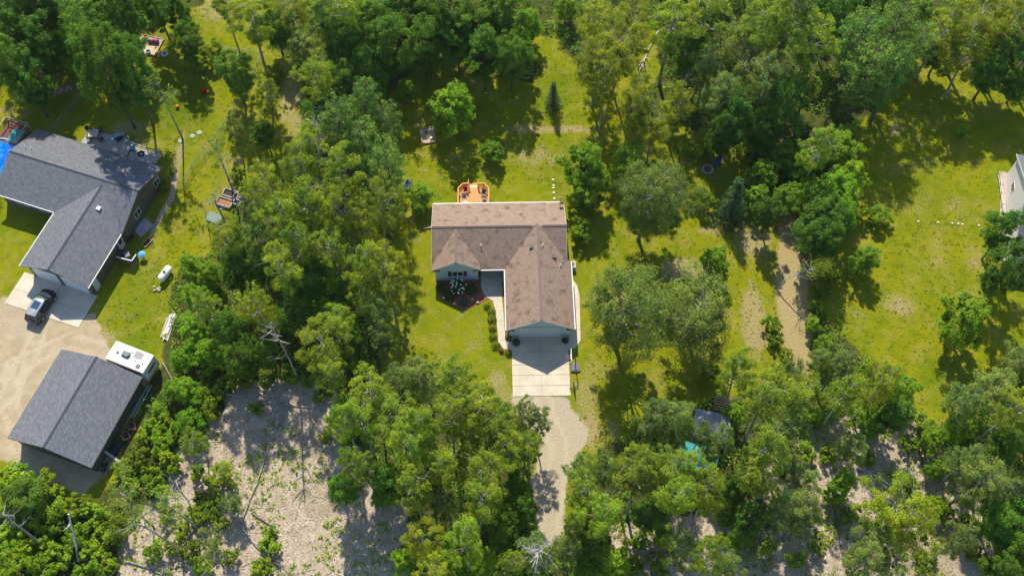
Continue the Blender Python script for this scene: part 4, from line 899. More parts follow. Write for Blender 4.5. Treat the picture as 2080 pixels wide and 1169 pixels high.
def grow(kind, seed):
    """one tree model: returns trunk mesh, crown mesh, crown radius, height, crown centre height"""
    rs = np.random.RandomState(seed); rd = random.Random(seed)
    K = dict(oak=(13, 4.2, .24, 28, 1.3, 9, 46, .27, bark_d), maple=(8.5, 3.6, .10, 28, .95, 8, 44, .23, bark_d), aspen=(17, 2.9, .48, 20, .9, 8, 46, .18, bark_p),
             birch=(16, 3.6, .36, 22, 1.0, 9, 50, .17, bark_p), greyoak=(15, 6.0, .16, 50, 1.4, 9, 44, .21, bark_g), column=(9, 1.4, .12, 16, .62, 7, 44, .24, bark_d),
             shrub=(2.6, 1.5, .05, 12, .55, 7, 40, .20, bark_d), willow=(14, 3.3, .40, 21, .95, 8, 46, .175, bark_g), thin=(11, 1.6, .55, 9, .7, 5, 16, .18, bark_g))
    mb = MB(); C, Nn, Sz, Ti = [], [], [], []
    def clump(c, r, n, size, up=.55, out=None, flat=.75, tint=None):
        t0 = rd.random() if tint is None else tint
        d = rs.normal(size=(n, 3)); d /= np.linalg.norm(d, axis=1, keepdims=True); rad = rs.rand(n, 1) ** .45
        off = d * rad * np.array([r, r, r * flat])
        C.append(np.array(c) + off)
        nn = d * .6 + np.array([0, 0, up]) + rs.normal(size=(n, 3)) * .55
        if out is not None: nn = nn + np.array(out) * .35
        Nn.append(nn); Sz.append(size * .87 * rs.uniform(.6, 1.35, n)); Ti.append(np.clip(t0 * .75 + rs.uniform(-.1, .35, n), 0, 1))
    if kind in ('pine', 'spruce'):
        H, Rr = (15, 3.6) if kind == 'pine' else (6.5, 1.9)
        zb = H * (.28 if kind == 'pine' else .05)
        lean = Vector((rd.uniform(-.4, .4), rd.uniform(-.4, .4), 0))
        mb.tube([(0, 0, 0), tuple(lean * .4 + Vector((0, 0, H * .5))), tuple(lean + Vector((0, 0, H * .97)))], [H * .017, H * .011, .03], 7)
        nw = 13 if kind == 'pine' else 17
        for i in range(nw):
            f = i / (nw - 1); z = zb + (H * .96 - zb) * f
            prof = (1 - f) ** .8 if kind == 'spruce' else math.sin(math.pi * min(1, .22 + .78 * (1 - f))) ** .6 * (1 - .35 * f)
            nb_ = rd.choice((5, 6, 7)) if kind == 'pine' else 9
            for k in range(nb_):
                an = 2 * math.pi * (k + rd.random() * .7) / nb_ + i * .8; L_ = max(.25, Rr * prof * rd.uniform(.62, 1.1))
                dz_ = (.22 if kind == 'pine' else -.28) * L_
                b0 = lean * (z / H) + Vector((0, 0, z)); tip = b0 + Vector((math.cos(an) * L_, math.sin(an) * L_, dz_)); md = b0.lerp(tip, .5) + Vector((0, 0, .08 * L_))
                mb.tube([tuple(b0), tuple(md), tuple(tip)], [.05 * (1 - .5 * f) + .015, .03, .012], 4, False)
                steps = max(2, int(L_ / (.55 if kind == 'pine' else .34)))
                for s in range(steps):
                    t = (.42 if kind == 'pine' else .2) + (1 - (.42 if kind == 'pine' else .2)) * (s + 1) / steps
                    p = b0.lerp(tip, t) + Vector((rd.uniform(-.2, .2), rd.uniform(-.2, .2), rd.uniform(0, .18)))
                    if kind == 'pine': clump(p, rd.uniform(.42, .70), 40, .27, .8, None, .5)
                    else: clump(p, rd.uniform(.2, .34), 22, .17, .6, None, .5)
        cen, nn, ss, tt = np.concatenate(C), np.concatenate(Nn), np.concatenate(Sz), np.concatenate(Ti)
        tm = mb.mesh('trunk'); tm.materials.append(bark_d)
        return tm, leaf_mesh('crown', cen, nn, ss, tt, LM[kind], .42), Rr, H, zb + (H - zb) * .45
    H, Rr, fb, nl, lr, nc, nlv, ls, bark = K[kind]
    zb = H * fb; zc = zb + (H - zb) * .52; hz = (H - zb) * .5
    bend = Vector((rd.uniform(-.05, .05) * H, rd.uniform(-.05, .05) * H, 0))
    def axis(z): t = z / H; return Vector((bend.x * t * t, bend.y * t * t, z))
    tr = (H * (.0095 if kind in ('willow', 'aspen', 'birch') else .006 if kind == 'thin' else .0135) + .03) if kind != 'shrub' else .05
    zs = [0, H * .06, H * .25, H * .45, H * .65, H * .82, H * .93]
    mb.tube([tuple(axis(z) + Vector((rd.uniform(-.05, .05), rd.uniform(-.05, .05), 0))) for z in zs], [tr * 1.35, tr, tr * .85, tr * .68, tr * .45, tr * .25, .02], 8)
    asym = [rd.uniform(.62, 1.25) for _ in range(8)]
    for i in range(nl):
        yf_ = 1 - 2 * (i + .5) / nl; an = i * 2.39996 + rd.uniform(-.35, .35)
        zz = yf_ * (.95 if kind not in ('shrub',) else .8) + rd.uniform(-.08, .08); rr_ = math.sqrt(max(0, 1 - zz * zz))
        if kind in ('oak', 'greyoak', 'shrub') and zz < -.55: rr_ *= .75
        if kind == 'maple': rr_ *= (1 - .35 * max(0, zz))
        f = rd.uniform(.50, 1.08) * asym[int((an % 6.2832) / 6.2832 * 8) % 8]
        lc = axis(zc) + Vector((math.cos(an) * rr_ * Rr * .80 * f, math.sin(an) * rr_ * Rr * .80 * f, zz * hz * .86))
        if kind in ('birch', 'willow'): lc.z -= .10 * hz * rr_
        z0 = max(zb * .75, min(H * .9, lc.z - (lc - axis(lc.z)).length * rd.uniform(.45, .9)))
        z0 = max(z0, .1)
        b0 = axis(z0); md = b0.lerp(lc, .55) + Vector((rd.uniform(-.25, .25), rd.uniform(-.25, .25), rd.uniform(0, .3))) * (Rr / 3.5)
        br = tr * rd.uniform(.30, .42)
        mb.tube([tuple(b0), tuple(md), tuple(lc)], [br, br * .6, br * .28], 5, False)
        lt = rd.random(); lrr = lr * rd.uniform(.55, 1.25)
        for k in range(nc):
            d = Vector((rd.gauss(0, 1), rd.gauss(0, 1), rd.gauss(.15, .8))).normalized() * lrr * rd.uniform(.45, 1.05)
            if kind in ('birch', 'willow') and d.z < 0: d.z *= 1.4
            cc = lc + d
            if k < 3: mb.tube([tuple(lc.lerp(b0, .15)), tuple(lc + d * .5 + Vector((0, 0, .05))), tuple(lc + d * 1.08)], [br * .22, br * .14, .006], 3, False)
            od = (cc - axis(zc)); od = od.normalized() if od.length > .01 else Vector((0, 0, 1))
            clump(cc, lrr * rd.uniform(.34, .66), int(nlv * 2.35 * rd.uniform(.4, 1.35)), ls, .5, od, .72, .55 * lt + .45 * rd.random())
    if kind in ('greyoak', 'birch', 'willow', 'aspen'):                 # some bare twigs above the leaves
        for i in range(4 if kind != 'greyoak' else 20):
            an = rd.uniform(0, 6.28); r0 = Rr * rd.uniform(.1, .7); p = axis(zc) + Vector((math.cos(an) * r0, math.sin(an) * r0, hz * rd.uniform(.45, .85) * (1 - .35 * r0 / Rr)))
            d = Vector((math.cos(an + rd.uniform(-.6, .6)), math.sin(an + rd.uniform(-.6, .6)), rd.uniform(.0, .7))) * rd.uniform(.6, 1.5)
            mb.tube([tuple(p - d * .7), tuple(p + Vector((0, 0, .15))), tuple(p + d)], [.028, .02, .007], 4, False)
            mb.tube([tuple(p), tuple(p + d.cross(Vector((0, 0, 1))) * .5 + Vector((0, 0, .25)))], [.016, .006], 3, False)
    cen, nn, ss, tt = np.concatenate(C), np.concatenate(Nn), np.concatenate(Sz), np.concatenate(Ti)
    tm = mb.mesh('trunk'); tm.materials.append(bark)
    return tm, leaf_mesh('crown', cen, nn, ss, tt, LM['greyoak' if kind == 'thin' else kind]), Rr, H, zc
MODELS = {}
def model(kind, i):
    n = {'oak': 4, 'aspen': 4, 'birch': 3, 'willow': 3, 'greyoak': 3, 'pine': 3, 'shrub': 4, 'maple': 3}.get(kind, 2)
    k = (kind, i % n)
    if k not in MODELS: MODELS[k] = grow(kind, hash_seed(kind) + 31 * (i % n))
    return MODELS[k]
def hash_seed(s): return sum(ord(c) * (i + 3) for i, c in enumerate(s)) % 9973
NAMES = dict(oak='oak_tree', aspen='aspen_tree', birch='birch_tree', willow='poplar_tree', greyoak='old_oak_tree', pine='pine_tree', spruce='spruce_tree', maple='maple_tree', column='columnar_tree', shrub='shrub', thin='sparse_tree')
LOOK = dict(oak='dense dark green broadleaf tree', aspen='tall slender airy mid-green tree', birch='tall drooping yellow-green tree', willow='tall silvery green tree with pale twigs',
            greyoak='broad grey-green tree with bare twigs showing', pine='pine with layered blue-green needle tufts', spruce='cone-shaped dark spruce', maple='compact bright green leafy tree', column='narrow upright yellow-green tree', shrub='low bright green leafy shrub', thin='thin tree with sparse open crown')
cat_of = lambda k: 'shrub' if k == 'shrub' else 'tree'
LANDMARKS = [(52, 40, 'the deep wood past the firewood stack'), (110, 195, 'the firewood stack'), (200, 60, 'the wood behind the grey deck'), (300, 70, 'the toddler sandbox'), (414, 182, 'the ride-on toy'), (347, 260, 'the flat green lids'),
 (440, 20, 'the bright gap beyond the play yard'), (590, 200, 'the fallow strip'), (536, 118, 'the fence corner'), (640, 250, 'the leafless grey dead tree'), (475, 405, 'the raised garden beds'), (440, 452, 'the garden hutch'), (335, 555, 'the propane tank'), (343, 662, 'the lumber pile'),
 (270, 725, 'the camper trailer'), (300, 850, 'the mowers behind the dark shed'), (180, 960, 'the dark shed corner'), (150, 1090, 'the pale broken trunk'), (30, 1060, 'the curved bare trunk'), (330, 960, 'the half-dead thin tree'), (300, 1080, 'the crooked leaning dead tree'), (440, 980, 'the weedy clearing patch'),
 (540, 820, 'the straight pale log'), (530, 1100, 'the grey fallen log'), (607, 700, 'the long bare pole-like trunk'), (500, 560, 'the middle of the wood belt'), (620, 440, 'the wood belt above the bare pole trunk'), (740, 330, 'the pines'), (828, 374, 'the plastic slide'), (862, 463, 'the drain pipe'), (810, 600, 'the shaded front lawn'), (720, 560, 'the inner wood west of the mulch bed'),
 (690, 90, 'the deep wood past the fallow strip'), (800, 60, 'the deep wood past the sandbox'), (868, 275, 'the tan sandbox'), (970, 60, 'the dark edge of the back lawn'), (1090, 90, 'the mown tongue of back lawn'), (1125, 193, 'the little dark conifer'), (1298, 140, 'the timber trestle'), (1230, 100, 'the gap with the pale log'), (1437, 345, 'the fire ring'),
 (1400, 60, 'the wood behind the timber trestle'), (1500, 140, 'the crest of the fire ring wood'), (1560, 240, 'the wood edge above the spruce'), (1640, 185, 'the narrow upright tree'), (1490, 420, 'the spruce'), (1610, 330, 'the head of the mown path'), (1610, 600, 'the mown path'), (1690, 700, 'the foot of the mown path'), (1530, 560, 'the tan bare patch'),
 (1790, 130, 'the layered pines'), (1690, 30, 'the wood beyond the layered pines'), (1950, 90, 'the head of the long lawn'), (2050, 150, 'the wood behind the white house'), (1960, 456, 'the line of white stones'), (2050, 400, 'the white house'), (1790, 800, 'the lower end of the long lawn'), (2010, 800, 'the corner below the round oak'),
 (1785, 970, 'the fallen white birch'), (1876, 950, 'the dark straight log'), (1704, 1090, 'the slim dark log'), (1990, 1000, 'the rough slope past the dark log'), (1450, 860, 'the small grey shed'), (1412, 925, 'the turquoise tarpaulin'), (1530, 1090, 'the silvery fallen limb'), (1180, 980, 'the gravel drive bend'), (1330, 1000, 'the thicket heart below the oaks'), (1560, 900, 'the thicket past the small shed'),
 (1110, 1110, 'the dead starburst birch'), (1060, 870, 'the driveway end'), (960, 900, 'the grove beside the gravel drive'), (830, 800, 'the grove edge on the front lawn'), (700, 950, 'the edge of the wood chips'), (900, 1110, 'the foot of the grove'), (840, 970, 'the grove heart')]
def region(px, py):
    return 'near ' + min(LANDMARKS, key=lambda l: (l[0] - px) ** 2 + (l[1] - py) ** 2)[2]
count = {}
OCC = []
def plant(kind, px, py, rpx, label=None, hscale=1.0, jitter=True, zfix=None):
    i = count.get(kind, 0); count[kind] = i + 1
    tm, cm, Rr, H, zc = model(kind, i)
    zc_w = zc; hv = rng.uniform(.84, 1.14)
    for _ in range(4):
        r = rpx / px_per_m(px, py, zc_w); k = r / Rr; kz = hscale * hv * (k ** .55 if kind not in ('shrub', 'spruce', 'maple') else k)
        zc_w = zc * kz
    p = P(px, py, zc_w)
    lab = label or '%s %s' % (LOOK[kind], region(px, py))
    t = thing(NAMES[kind], lab, cat_of(kind), (p.x, p.y, 0), rng.uniform(0, 6.28), None if label else '%s %s' % ({'shrub': 'shrubs'}.get(kind, NAMES[kind].replace('_', ' ') + 's'), region(px, py)))
    t.scale = (k * rng.uniform(.86, 1.12), k * rng.uniform(.86, 1.12), kz)
    t.rotation_euler = (rng.uniform(-.07, .07), rng.uniform(-.07, .07), t.rotation_euler[2])
    link_mesh('trunk', tm, t); link_mesh('crown', cm, t)
    OCC.append((p.x, p.y, r, kind))
    return t
o, a_, b_, g_, p_, m_, w_, k_, t_ = 'oak', 'aspen', 'birch', 'greyoak', 'pine', 'maple', 'willow', 'shrub', 'thin'
TREES = [
 # wood at the upper left
 (o, 25, 50, 62), (o, 80, 25, 60), (o, 30, 120, 60), (o, 75, 90, 55), (o, 60, 175, 52), (o, 135, 20, 58), (m_, 140, 90, 52), (o, 195, 60, 66), (o, 250, 25, 60), (o, 235, 100, 60), (o, 215, 140, 56, None, 1.45), (o, 262, 150, 48, None, 1.45), (o, 180, 120, 50, None, 1.3),
 (o, 320, 15, 50), (o, 385, 85, 36), (o, 477, 150, 42), (o, 360, 30, 40), (a_, 455, 5, 34), (a_, 512, 45, 46), (o, 560, 55, 46, None, .7), (b_, 590, 15, 48, None, .75), (w_, 615, 92, 46, None, .6), (a_, 650, 30, 50), (b_, 545, 205, 38), (w_, 470, 262, 34), (t_, 325, 175, 34), (t_, 440, 300, 26),
 # deep wood, top centre
 (a_, 700, 30, 55), (o, 745, 60, 58), (o, 690, 100, 52), (o, 735, 140, 54), (o, 790, 95, 52), (o, 800, 35, 55), (a_, 660, 150, 45), (o, 700, 180, 46), (m_, 765, 172, 38), (o, 845, 25, 50), (o, 860, 85, 50), (o, 905, 35, 55), (m_, 920, 95, 42), (o, 965, 55, 60), (o, 985, 110, 52), (o, 1020, 35, 55), (m_, 1050, 90, 44), (o, 1040, 120, 44), (m_, 1078, 50, 36), (o, 930, 75, 50), (m_, 866, 125, 22), (m_, 790, 130, 34),
 (m_, 1150, 20, 34), (b_, 1215, 40, 48), (b_, 1260, 80, 62), (b_, 1215, 115, 58), (b_, 1235, 160, 50), (b_, 1300, 40, 45), (a_, 1365, 45, 55), (a_, 1425, 30, 56), (o, 1400, 105, 50), (g_, 1500, 110, 80), (a_, 1540, 45, 58), (w_, 1560, 160, 68), (w_, 1460, 190, 58), (o, 1500, 235, 58), (o, 1590, 225, 52), (a_, 1605, 35, 58), (a_, 1650, 75, 50), (w_, 1440, 130, 50), (w_, 1610, 130, 46), ('column', 1640, 185, 24), (o, 1545, 260, 44), (b_, 1300, 195, 50), (b_, 1375, 200, 46), (b_, 1330, 245, 48), (b_, 1280, 220, 40), (o, 1470, 280, 34),
 (o, 1690, 25, 55), (p_, 1735, 95, 58), (p_, 1800, 80, 66), (p_, 1850, 105, 52), (p_, 1760, 160, 56), (p_, 1810, 165, 50), (o, 1775, 20, 50), (o, 1850, 30, 52), (b_, 1915, 50, 62), (b_, 1985, 45, 66), (b_, 2050, 35, 62), (o, 2045, 115, 60, None, .75), (b_, 1965, 115, 58, None, .75), (o, 1910, 110, 46, None, .75), (o, 2010, 150, 50, None, .7), (o, 2070, 170, 46, None, .7),
 # belt between the two houses
 (o, 540, 275, 30, None, .8), (p_, 690, 270, 52), (p_, 730, 230, 44), (p_, 740, 310, 56), (p_, 772, 275, 44), (a_, 650, 310, 46), (a_, 600, 330, 44), (a_, 690, 360, 50), (p_, 790, 350, 50), (o, 655, 215, 40), (a_, 560, 390, 48), (w_, 510, 420, 46), (a_, 620, 400, 46), (b_, 640, 450, 52), (b_, 700, 440, 54), (a_, 760, 420, 50), (b_, 755, 470, 46), (a_, 570, 455, 48), (w_, 530, 490, 44), (a_, 470, 480, 40), (a_, 600, 500, 46), (a_, 680, 510, 46), (a_, 740, 520, 48), (b_, 790, 570, 60), (b_, 750, 600, 50), (w_, 770, 640, 50), (o, 640, 560, 42), (a_, 580, 550, 46), (o, 520, 540, 48), (o, 470, 550, 44), (m_, 420, 560, 40), (m_, 385, 545, 34), (m_, 400, 610, 40), (a_, 440, 620, 44), (b_, 520, 625, 48), (w_, 545, 660, 36), (o, 480, 670, 44), (o, 590, 640, 40), (m_, 400, 670, 40), (m_, 430, 720, 44), (o, 480, 725, 42), (m_, 370, 730, 36), (b_, 660, 705, 56), (a_, 700, 660, 42), (o, 720, 700, 36), (w_, 780, 690, 44), (o, 700, 600, 40), (o, 540, 720, 32), (m_, 385, 790, 38), (m_, 350, 790, 30), (k_, 640, 630, 30), (m_, 600, 590, 34), (a_, 630, 490, 34), (m_, 385, 855, 34), (a_, 660, 760, 40), (m_, 692, 835, 44),
 # grove beside the gravel drive
 (a_, 700, 850, 44), (a_, 760, 790, 52), (w_, 810, 770, 52), (w_, 870, 770, 56), (a_, 930, 790, 50), (a_, 985, 830, 48), (b_, 960, 860, 46), (a_, 740, 850, 48), (a_, 800, 840, 50), (a_, 860, 850, 52), (a_, 915, 860, 48), (a_, 1010, 880, 48), (w_, 1060, 850, 40), (w_, 1092, 862, 36), (a_, 1078, 905, 34), (w_, 1180, 935, 34), (a_, 1165, 1060, 34), (a_, 1045, 920, 44), (o, 690, 990, 42), (a_, 740, 930, 46), (a_, 810, 920, 50), (a_, 880, 930, 50), (b_, 945, 940, 48), (a_, 1000, 960, 48), (o, 1055, 985, 38), (o, 780, 985, 44), (a_, 845, 990, 48), (w_, 910, 1010, 46), (a_, 970, 1020, 48), (o, 1040, 1040, 40), (b_, 845, 1095, 52), (m_, 900, 1110, 48), (a_, 950, 1105, 56), (m_, 985, 1135, 40), (a_, 880, 1165, 44), (o, 1010, 1080, 42), (m_, 820, 1140, 34), (m_, 770, 1010, 30), (m_, 930, 1150, 44), (w_, 1085, 1140, 56), (a_, 1030, 1150, 36),
 # thicket around the tarpaulin
 (w_, 1185, 960, 44), (a_, 1180, 1010, 46), (a_, 1230, 1040, 52), (w_, 1220, 970, 44), (a_, 1270, 930, 44), (w_, 1340, 860, 52), (w_, 1385, 840, 46), (a_, 1300, 970, 52), (a_, 1345, 950, 48), (w_, 1385, 900, 32), (a_, 1370, 1000, 52), (o, 1320, 1040, 46), (w_, 1475, 905, 40), (b_, 1440, 1000, 48), (o, 1490, 990, 48), (a_, 1540, 960, 50), (a_, 1545, 890, 50), (a_, 1560, 810, 56), (a_, 1510, 760, 44), (w_, 1590, 760, 50), (a_, 1630, 800, 46), (w_, 1610, 870, 46), (m_, 1655, 845, 30), (w_, 1580, 1040, 52), (w_, 1630, 1050, 56), (w_, 1600, 950, 46), (o, 1525, 1060, 44), (w_, 1390, 1110, 50), (a_, 1440, 1130, 46), (w_, 1150, 1110, 48), (m_, 1250, 1150, 44), (o, 1200, 1130, 38), (m_, 1180, 1165, 36), (a_, 1410, 955, 40), (w_, 1640, 990, 44), (m_, 1490, 840, 32), (m_, 1480, 1040, 34), (w_, 1490, 1150, 40),
 # rough ground below the long lawn
 (w_, 1700, 745, 42), (a_, 1725, 790, 46), (b_, 1785, 785, 56), (m_, 1835, 790, 42), (o, 1815, 840, 46), (m_, 1770, 850, 40), (w_, 1738, 910, 40), (m_, 1895, 890, 40), (m_, 1935, 870, 36), (w_, 1960, 815, 50), (w_, 2010, 775, 58), (w_, 2055, 730, 52), (a_, 2060, 820, 52), (m_, 1975, 880, 44), (o, 2060, 900, 48), (w_, 1955, 935, 48), (w_, 2000, 965, 60), (w_, 2055, 985, 56), (m_, 1707, 980, 40), (b_, 1800, 1035, 66), (b_, 1850, 1075, 60), (w_, 1780, 1090, 58), (o, 2040, 1050, 54), (o, 2072, 1110, 50), (w_, 1755, 1150, 50), (w_, 1820, 1140, 44), (w_, 1940, 1100, 42), (o, 2030, 1150, 44), (m_, 1900, 950, 28),
 # along the mown path
 (m_, 1700, 315, 56), (m_, 1640, 335, 52), (m_, 1695, 380, 56), (a_, 1665, 300, 44), (m_, 1725, 360, 44), (m_, 1640, 400, 46), (o, 1650, 480, 44), (m_, 1700, 435, 48), (m_, 1600, 315, 42), (m_, 1548, 355, 44), (o, 1665, 450, 50), (o, 1690, 490, 38), (m_, 1590, 400, 40), (o, 1565, 430, 36), (m_, 1720, 280, 34), (m_, 1535, 395, 32), (m_, 1680, 700, 30), (w_, 1665, 740, 34), (m_, 1650, 655, 22), (w_, 1700, 720, 34),
]
for e in TREES: plant(*e)
# trees one can tell apart
plant('maple', 910, 214, 66, 'young bright green maple with open branches beside the sandbox', .78)
plant('spruce', 1125, 193, 22, 'little dark conifer standing alone on the back lawn')
plant('maple', 1003, 308, 30, 'small round-headed tree on the lawn behind the orange deck', .72)
plant('maple', 826, 188, 26, 'slim young tree at the edge of the sandbox lawn')
plant('maple', 856, 388, 32, 'small fruit tree between the pines and the orange deck', .8)
plant('maple', 850, 424, 16, 'tiny sapling on the grass behind the drain pipe')
plant('greyoak', 1270, 630, 124, 'huge spreading grey-green oak overhanging the garage side walk')
plant('greyoak', 1424, 638, 112, 'huge grey-green oak with many dead twigs beside the tan clearing')
plant('greyoak', 1314, 410, 98, 'broad oak with pale dying crown behind the garage end')
plant('maple', 1450, 528, 40, 'bright green maple standing against the twiggy grey-green oak')
plant('maple', 1188, 332, 60, 'dense bright green maple near the white stepping stones')
plant('maple', 1272, 328, 50, 'upright bright green maple behind the pale dying oak')
plant('maple', 1195, 392, 52, 'dark green leafy maple shading the east roof corner')
plant('shrub', 1182, 470, 26, 'dark rounded shrub against the east wall of the house')
plant('maple', 1430, 405, 26, 'small green tree between the pale oak and the spruce')
plant('spruce', 1490, 415, 36, 'large blue-green spruce standing by itself near the fire ring')
plant('maple', 1762, 533, 40, 'compact dark green tree on the edge of the long lawn')
plant('maple', 1957, 266, 18, 'tiny lone sapling on the long lawn')
plant('maple', 1968, 650, 70, 'round dark oak standing free on the long lawn')
plant('oak', 2040, 470, 46, 'dark oak beside the white house')
plant('oak', 2055, 550, 60, 'broad dark oak between the white house and round oak')
plant('thin', 348, 1010, 44, 'half-dead thin tree on the edge of the wood-chip clearing')
plant('thin', 420, 1090, 40, 'sparse silvery sapling standing in the wood-chip clearing')
plant('oak', 55, 1010, 50, 'dark leafy tree rising from the scrub beside the curved bare trunk', .6)
plant('aspen', 400, 900, 34, 'slim pale-stemmed tree beside the half-dead thin tree', .6)
plant('aspen', 445, 960, 30, 'young airy tree standing in the weedy clearing patch', .5)
plant('willow', 470, 1020, 32, 'silvery young tree over the pale curved log foot', .5)
plant('willow', 1440, 925, 30, 'silvery tree leaning over the edge of the turquoise tarpaulin', .8)
plant('willow', 1420, 880, 32, 'silvery tree between the small shed and the turquoise tarpaulin', .8)
plant('thin', 250, 1010, 44, 'twiggy thin tree beside the corner of the dark shed')
# shrubs
SH = [(k_, x, y, r) for x, y, r in (
 (300, 880, 26), (322, 845, 26), (285, 930, 26), (330, 900, 24), (345, 935, 26), (300, 965, 26), (265, 985, 24), (250, 950, 20), (322, 990, 24), (345, 870, 24), (30, 975, 40), (70, 1000, 40), (15, 1020, 36), (110, 1020, 34), (150, 1030, 32), (60, 1045, 38), (190, 1045, 30), (110, 1070, 34), (20, 1085, 36), (160, 1085, 32),
 (70, 1115, 36), (210, 1095, 30), (125, 1130, 34), (30, 1150, 36), (180, 1140, 34), (90, 1165, 34), (215, 1150, 30), (235, 1070, 26), (430, 980, 20), (455, 965, 16), (440, 1010, 18), (395, 1050, 24), (520, 830, 18), (545, 1110, 24), (530, 1150, 26), (410, 1150, 22), (370, 1080, 18), (340, 1040, 22), (410, 1010, 20), (425, 1040, 22), (450, 1060, 18), (385, 1120, 22), (430, 1110, 20), (465, 1130, 18), (400, 960, 18), (470, 985, 14), (350, 1110, 20), (310, 1120, 20), (550, 1080, 16), (462, 778, 20), (500, 768, 22), (540, 772, 18), (590, 762, 20), (625, 775, 18), (440, 800, 20), (420, 830, 22), (655, 800, 22), (400, 800, 22), (700, 890, 20), (715, 930, 18), (1690, 1010, 20), (1760, 930, 22), (1850, 990, 20), (1900, 1030, 24), (1680, 920, 22), (1640, 920, 24), (1720, 1050, 20), (1500, 1100, 24), (1350, 1090, 26), (1300, 1100, 24), (1290, 1150, 26), (1340, 1150, 22), (1560, 1110, 24), (1620, 1140, 26), (1660, 1110, 20), (1880, 1140, 26), (1920, 1050, 22), (1960, 1060, 26), (1980, 1120, 26),
 (1570, 660, 20), (1575, 690, 18), (1660, 620, 16), (1600, 720, 16), (1785, 440, 26), (1400, 300, 22), (1430, 315, 20), (660, 890, 18), (330, 380, 12), (345, 350, 10), (870, 155, 16), (560, 150, 26), (430, 110, 24), (400, 130, 20), (1690, 560, 22), (1670, 590, 20), (1520, 300, 24), (1640, 410, 24), (740, 740, 26), (1450, 760, 26), (1880, 860, 24), (1850, 900, 22), (480, 350, 18), (500, 380, 20))]
for e in SH: plant(*e)
# trees of the same woods just outside the picture
rg2 = random.Random(11)
for i in range(46):
    side = i % 4
    if side == 0:
        x, y = rg2.uniform(-100, 2180), rg2.uniform(-170, -45)
        if 1040 < x < 1330: continue
    elif side == 1: x, y = rg2.uniform(-330, -70), rg2.uniform(-100, 220)
    elif side == 2: x, y = rg2.uniform(2140, 2400), rg2.uniform(700, 1150)
    else: x, y = rg2.uniform(2140, 2350), rg2.uniform(-50, 200)
    kk = rg2.choice((o, a_, o, b_, w_)); t = plant(kk, x, y, 56)
# within a set of look-alikes the clearly biggest and smallest are told apart by size
by = {}
for ob in list(col.objects):
    if ob.get('group') and ob.get('category') in ('tree', 'shrub') and ob.type == 'EMPTY': by.setdefault(ob['label'], []).append(ob)
for lab, obs in by.items():
    if len(obs) == 1: continue
    size = lambda e: e.scale[0] * e.scale[1] * e.scale[2]
    obs.sort(key=size)
    if size(obs[-1]) > 1.12 * size(obs[-2]): obs[-1]['label'] = 'largest ' + lab
    if len(obs) > 1 and size(obs[0]) * 1.12 < size(obs[1]): obs[0]['label'] = 'smallest ' + lab
# round garden bushes by the front walk
def bush(name, x, y, r, label, lm, seed, flowers=None, grp=None, hz=.8):
    rs = np.random.RandomState(seed); n = int(900 * r * r + 220); d = rs.normal(size=(n, 3)); d /= np.linalg.norm(d, axis=1, keepdims=True); d[:, 2] = np.abs(d[:, 2]) * 1.0
    lump = 1 + .14 * np.sin(d[:, :1] * 7 + seed) * np.cos(d[:, 1:2] * 6 + seed * 2)
    cen = d * (rs.rand(n, 1) ** .25) * lump * np.array([r, r, r * 2 * hz * .55]) + np.array([0, 0, .12])
    t = thing(name, label, 'bush', HL(x, y), seed * .7, grp)
    me = leaf_mesh('foliage', cen, d + rs.normal(size=(n, 3)) * .5 + np.array([0, 0, .4]), rs.uniform(.07, .15, n), np.clip(rs.rand(n) * .9 + .1 * np.sin(d[:, 0] * 9), 0, 1), lm); link_mesh('foliage', me, t)
    q = MB(); [q.tube([(0, 0, 0), (.4 * r * math.cos(k * 1.6), .4 * r * math.sin(k * 1.6), .5 * r)], [.03, .012], 5) for k in range(4)]; q.build('stem', bark_d, t)
    if flowers:
        for k in range(flowers):
            dd_ = Vector((rs.normal(), rs.normal(), abs(rs.normal()) + .35)).normalized(); q = MB(); q.blob((dd_.x * r * 1.02, dd_.y * r * 1.02, dd_.z * r * 2 * hz * .58 + .12), (.12, .12, .09), 7, 5, .12, rng); q.build('flower_head', mat('white_petal', (.72, .74, .62), .8, .1), t)
LB1 = leaf_mat('spirea_leaf', (.10, .15, .010), (.26, .27, .020), .3, .12); LB2 = leaf_mat('boxwood_leaf', (.02, .07, .014), (.05, .13, .02), .3, .1); LB3 = leaf_mat('barberry_leaf', (.10, .02, .02), (.24, .05, .04), .3, .1)
for i, (x, y) in enumerate(((-3.02, -2.55), (-2.55, -3.3), (-2.5, -4.35), (-2.45, -5.5), (-2.42, -6.65), (-2.1, -7.8))): bush('round_bush', x, y, .50 + .05 * (i % 3), 'round yellow-green bush in the row along the front walk', LB1, 40 + i, None, 'bushes along the front walk')
bush('round_bush', -.62, -6.75, .42, 'yellow-green bush between the front walk and garage wall', LB1, 60)
bush('round_bush', -.70, -8.75, .50, 'yellow-green bush at the driveway corner where the walk ends', LB1, 61)
bush('barberry_bush', -1.45, -8.55, .28, 'small dark red bush at the end of the bush row', LB3, 62)
bush('boxwood_ball', .25, -7.4, .55, 'clipped dark green ball bush before the garage door', LB2, 63)
bush('boxwood_ball', 6.1, -7.25, .42, 'small dark green bush before the garage wall near the side walk', LB2, 64)
bush('hydrangea', -6.55, .05, 1.1, 'hydrangea covered in white flower heads under the gable window', LB2, 65, 34)
bush('garden_shrub', -7.5, -1.0, .8, 'dark green shrub beside the flowering hydrangea', LB2, 66)
bush('garden_shrub', -4.95, -.2, .85, 'mid-green spreading shrub on the mulch near the walk', leaf_mat('hosta_leaf', (.04, .10, .015), (.09, .17, .02), .3, .1), 67)
bush('garden_shrub', -8.6, .1, .75, 'shaded dark shrub at the outer corner of the mulch bed', LB2, 68)
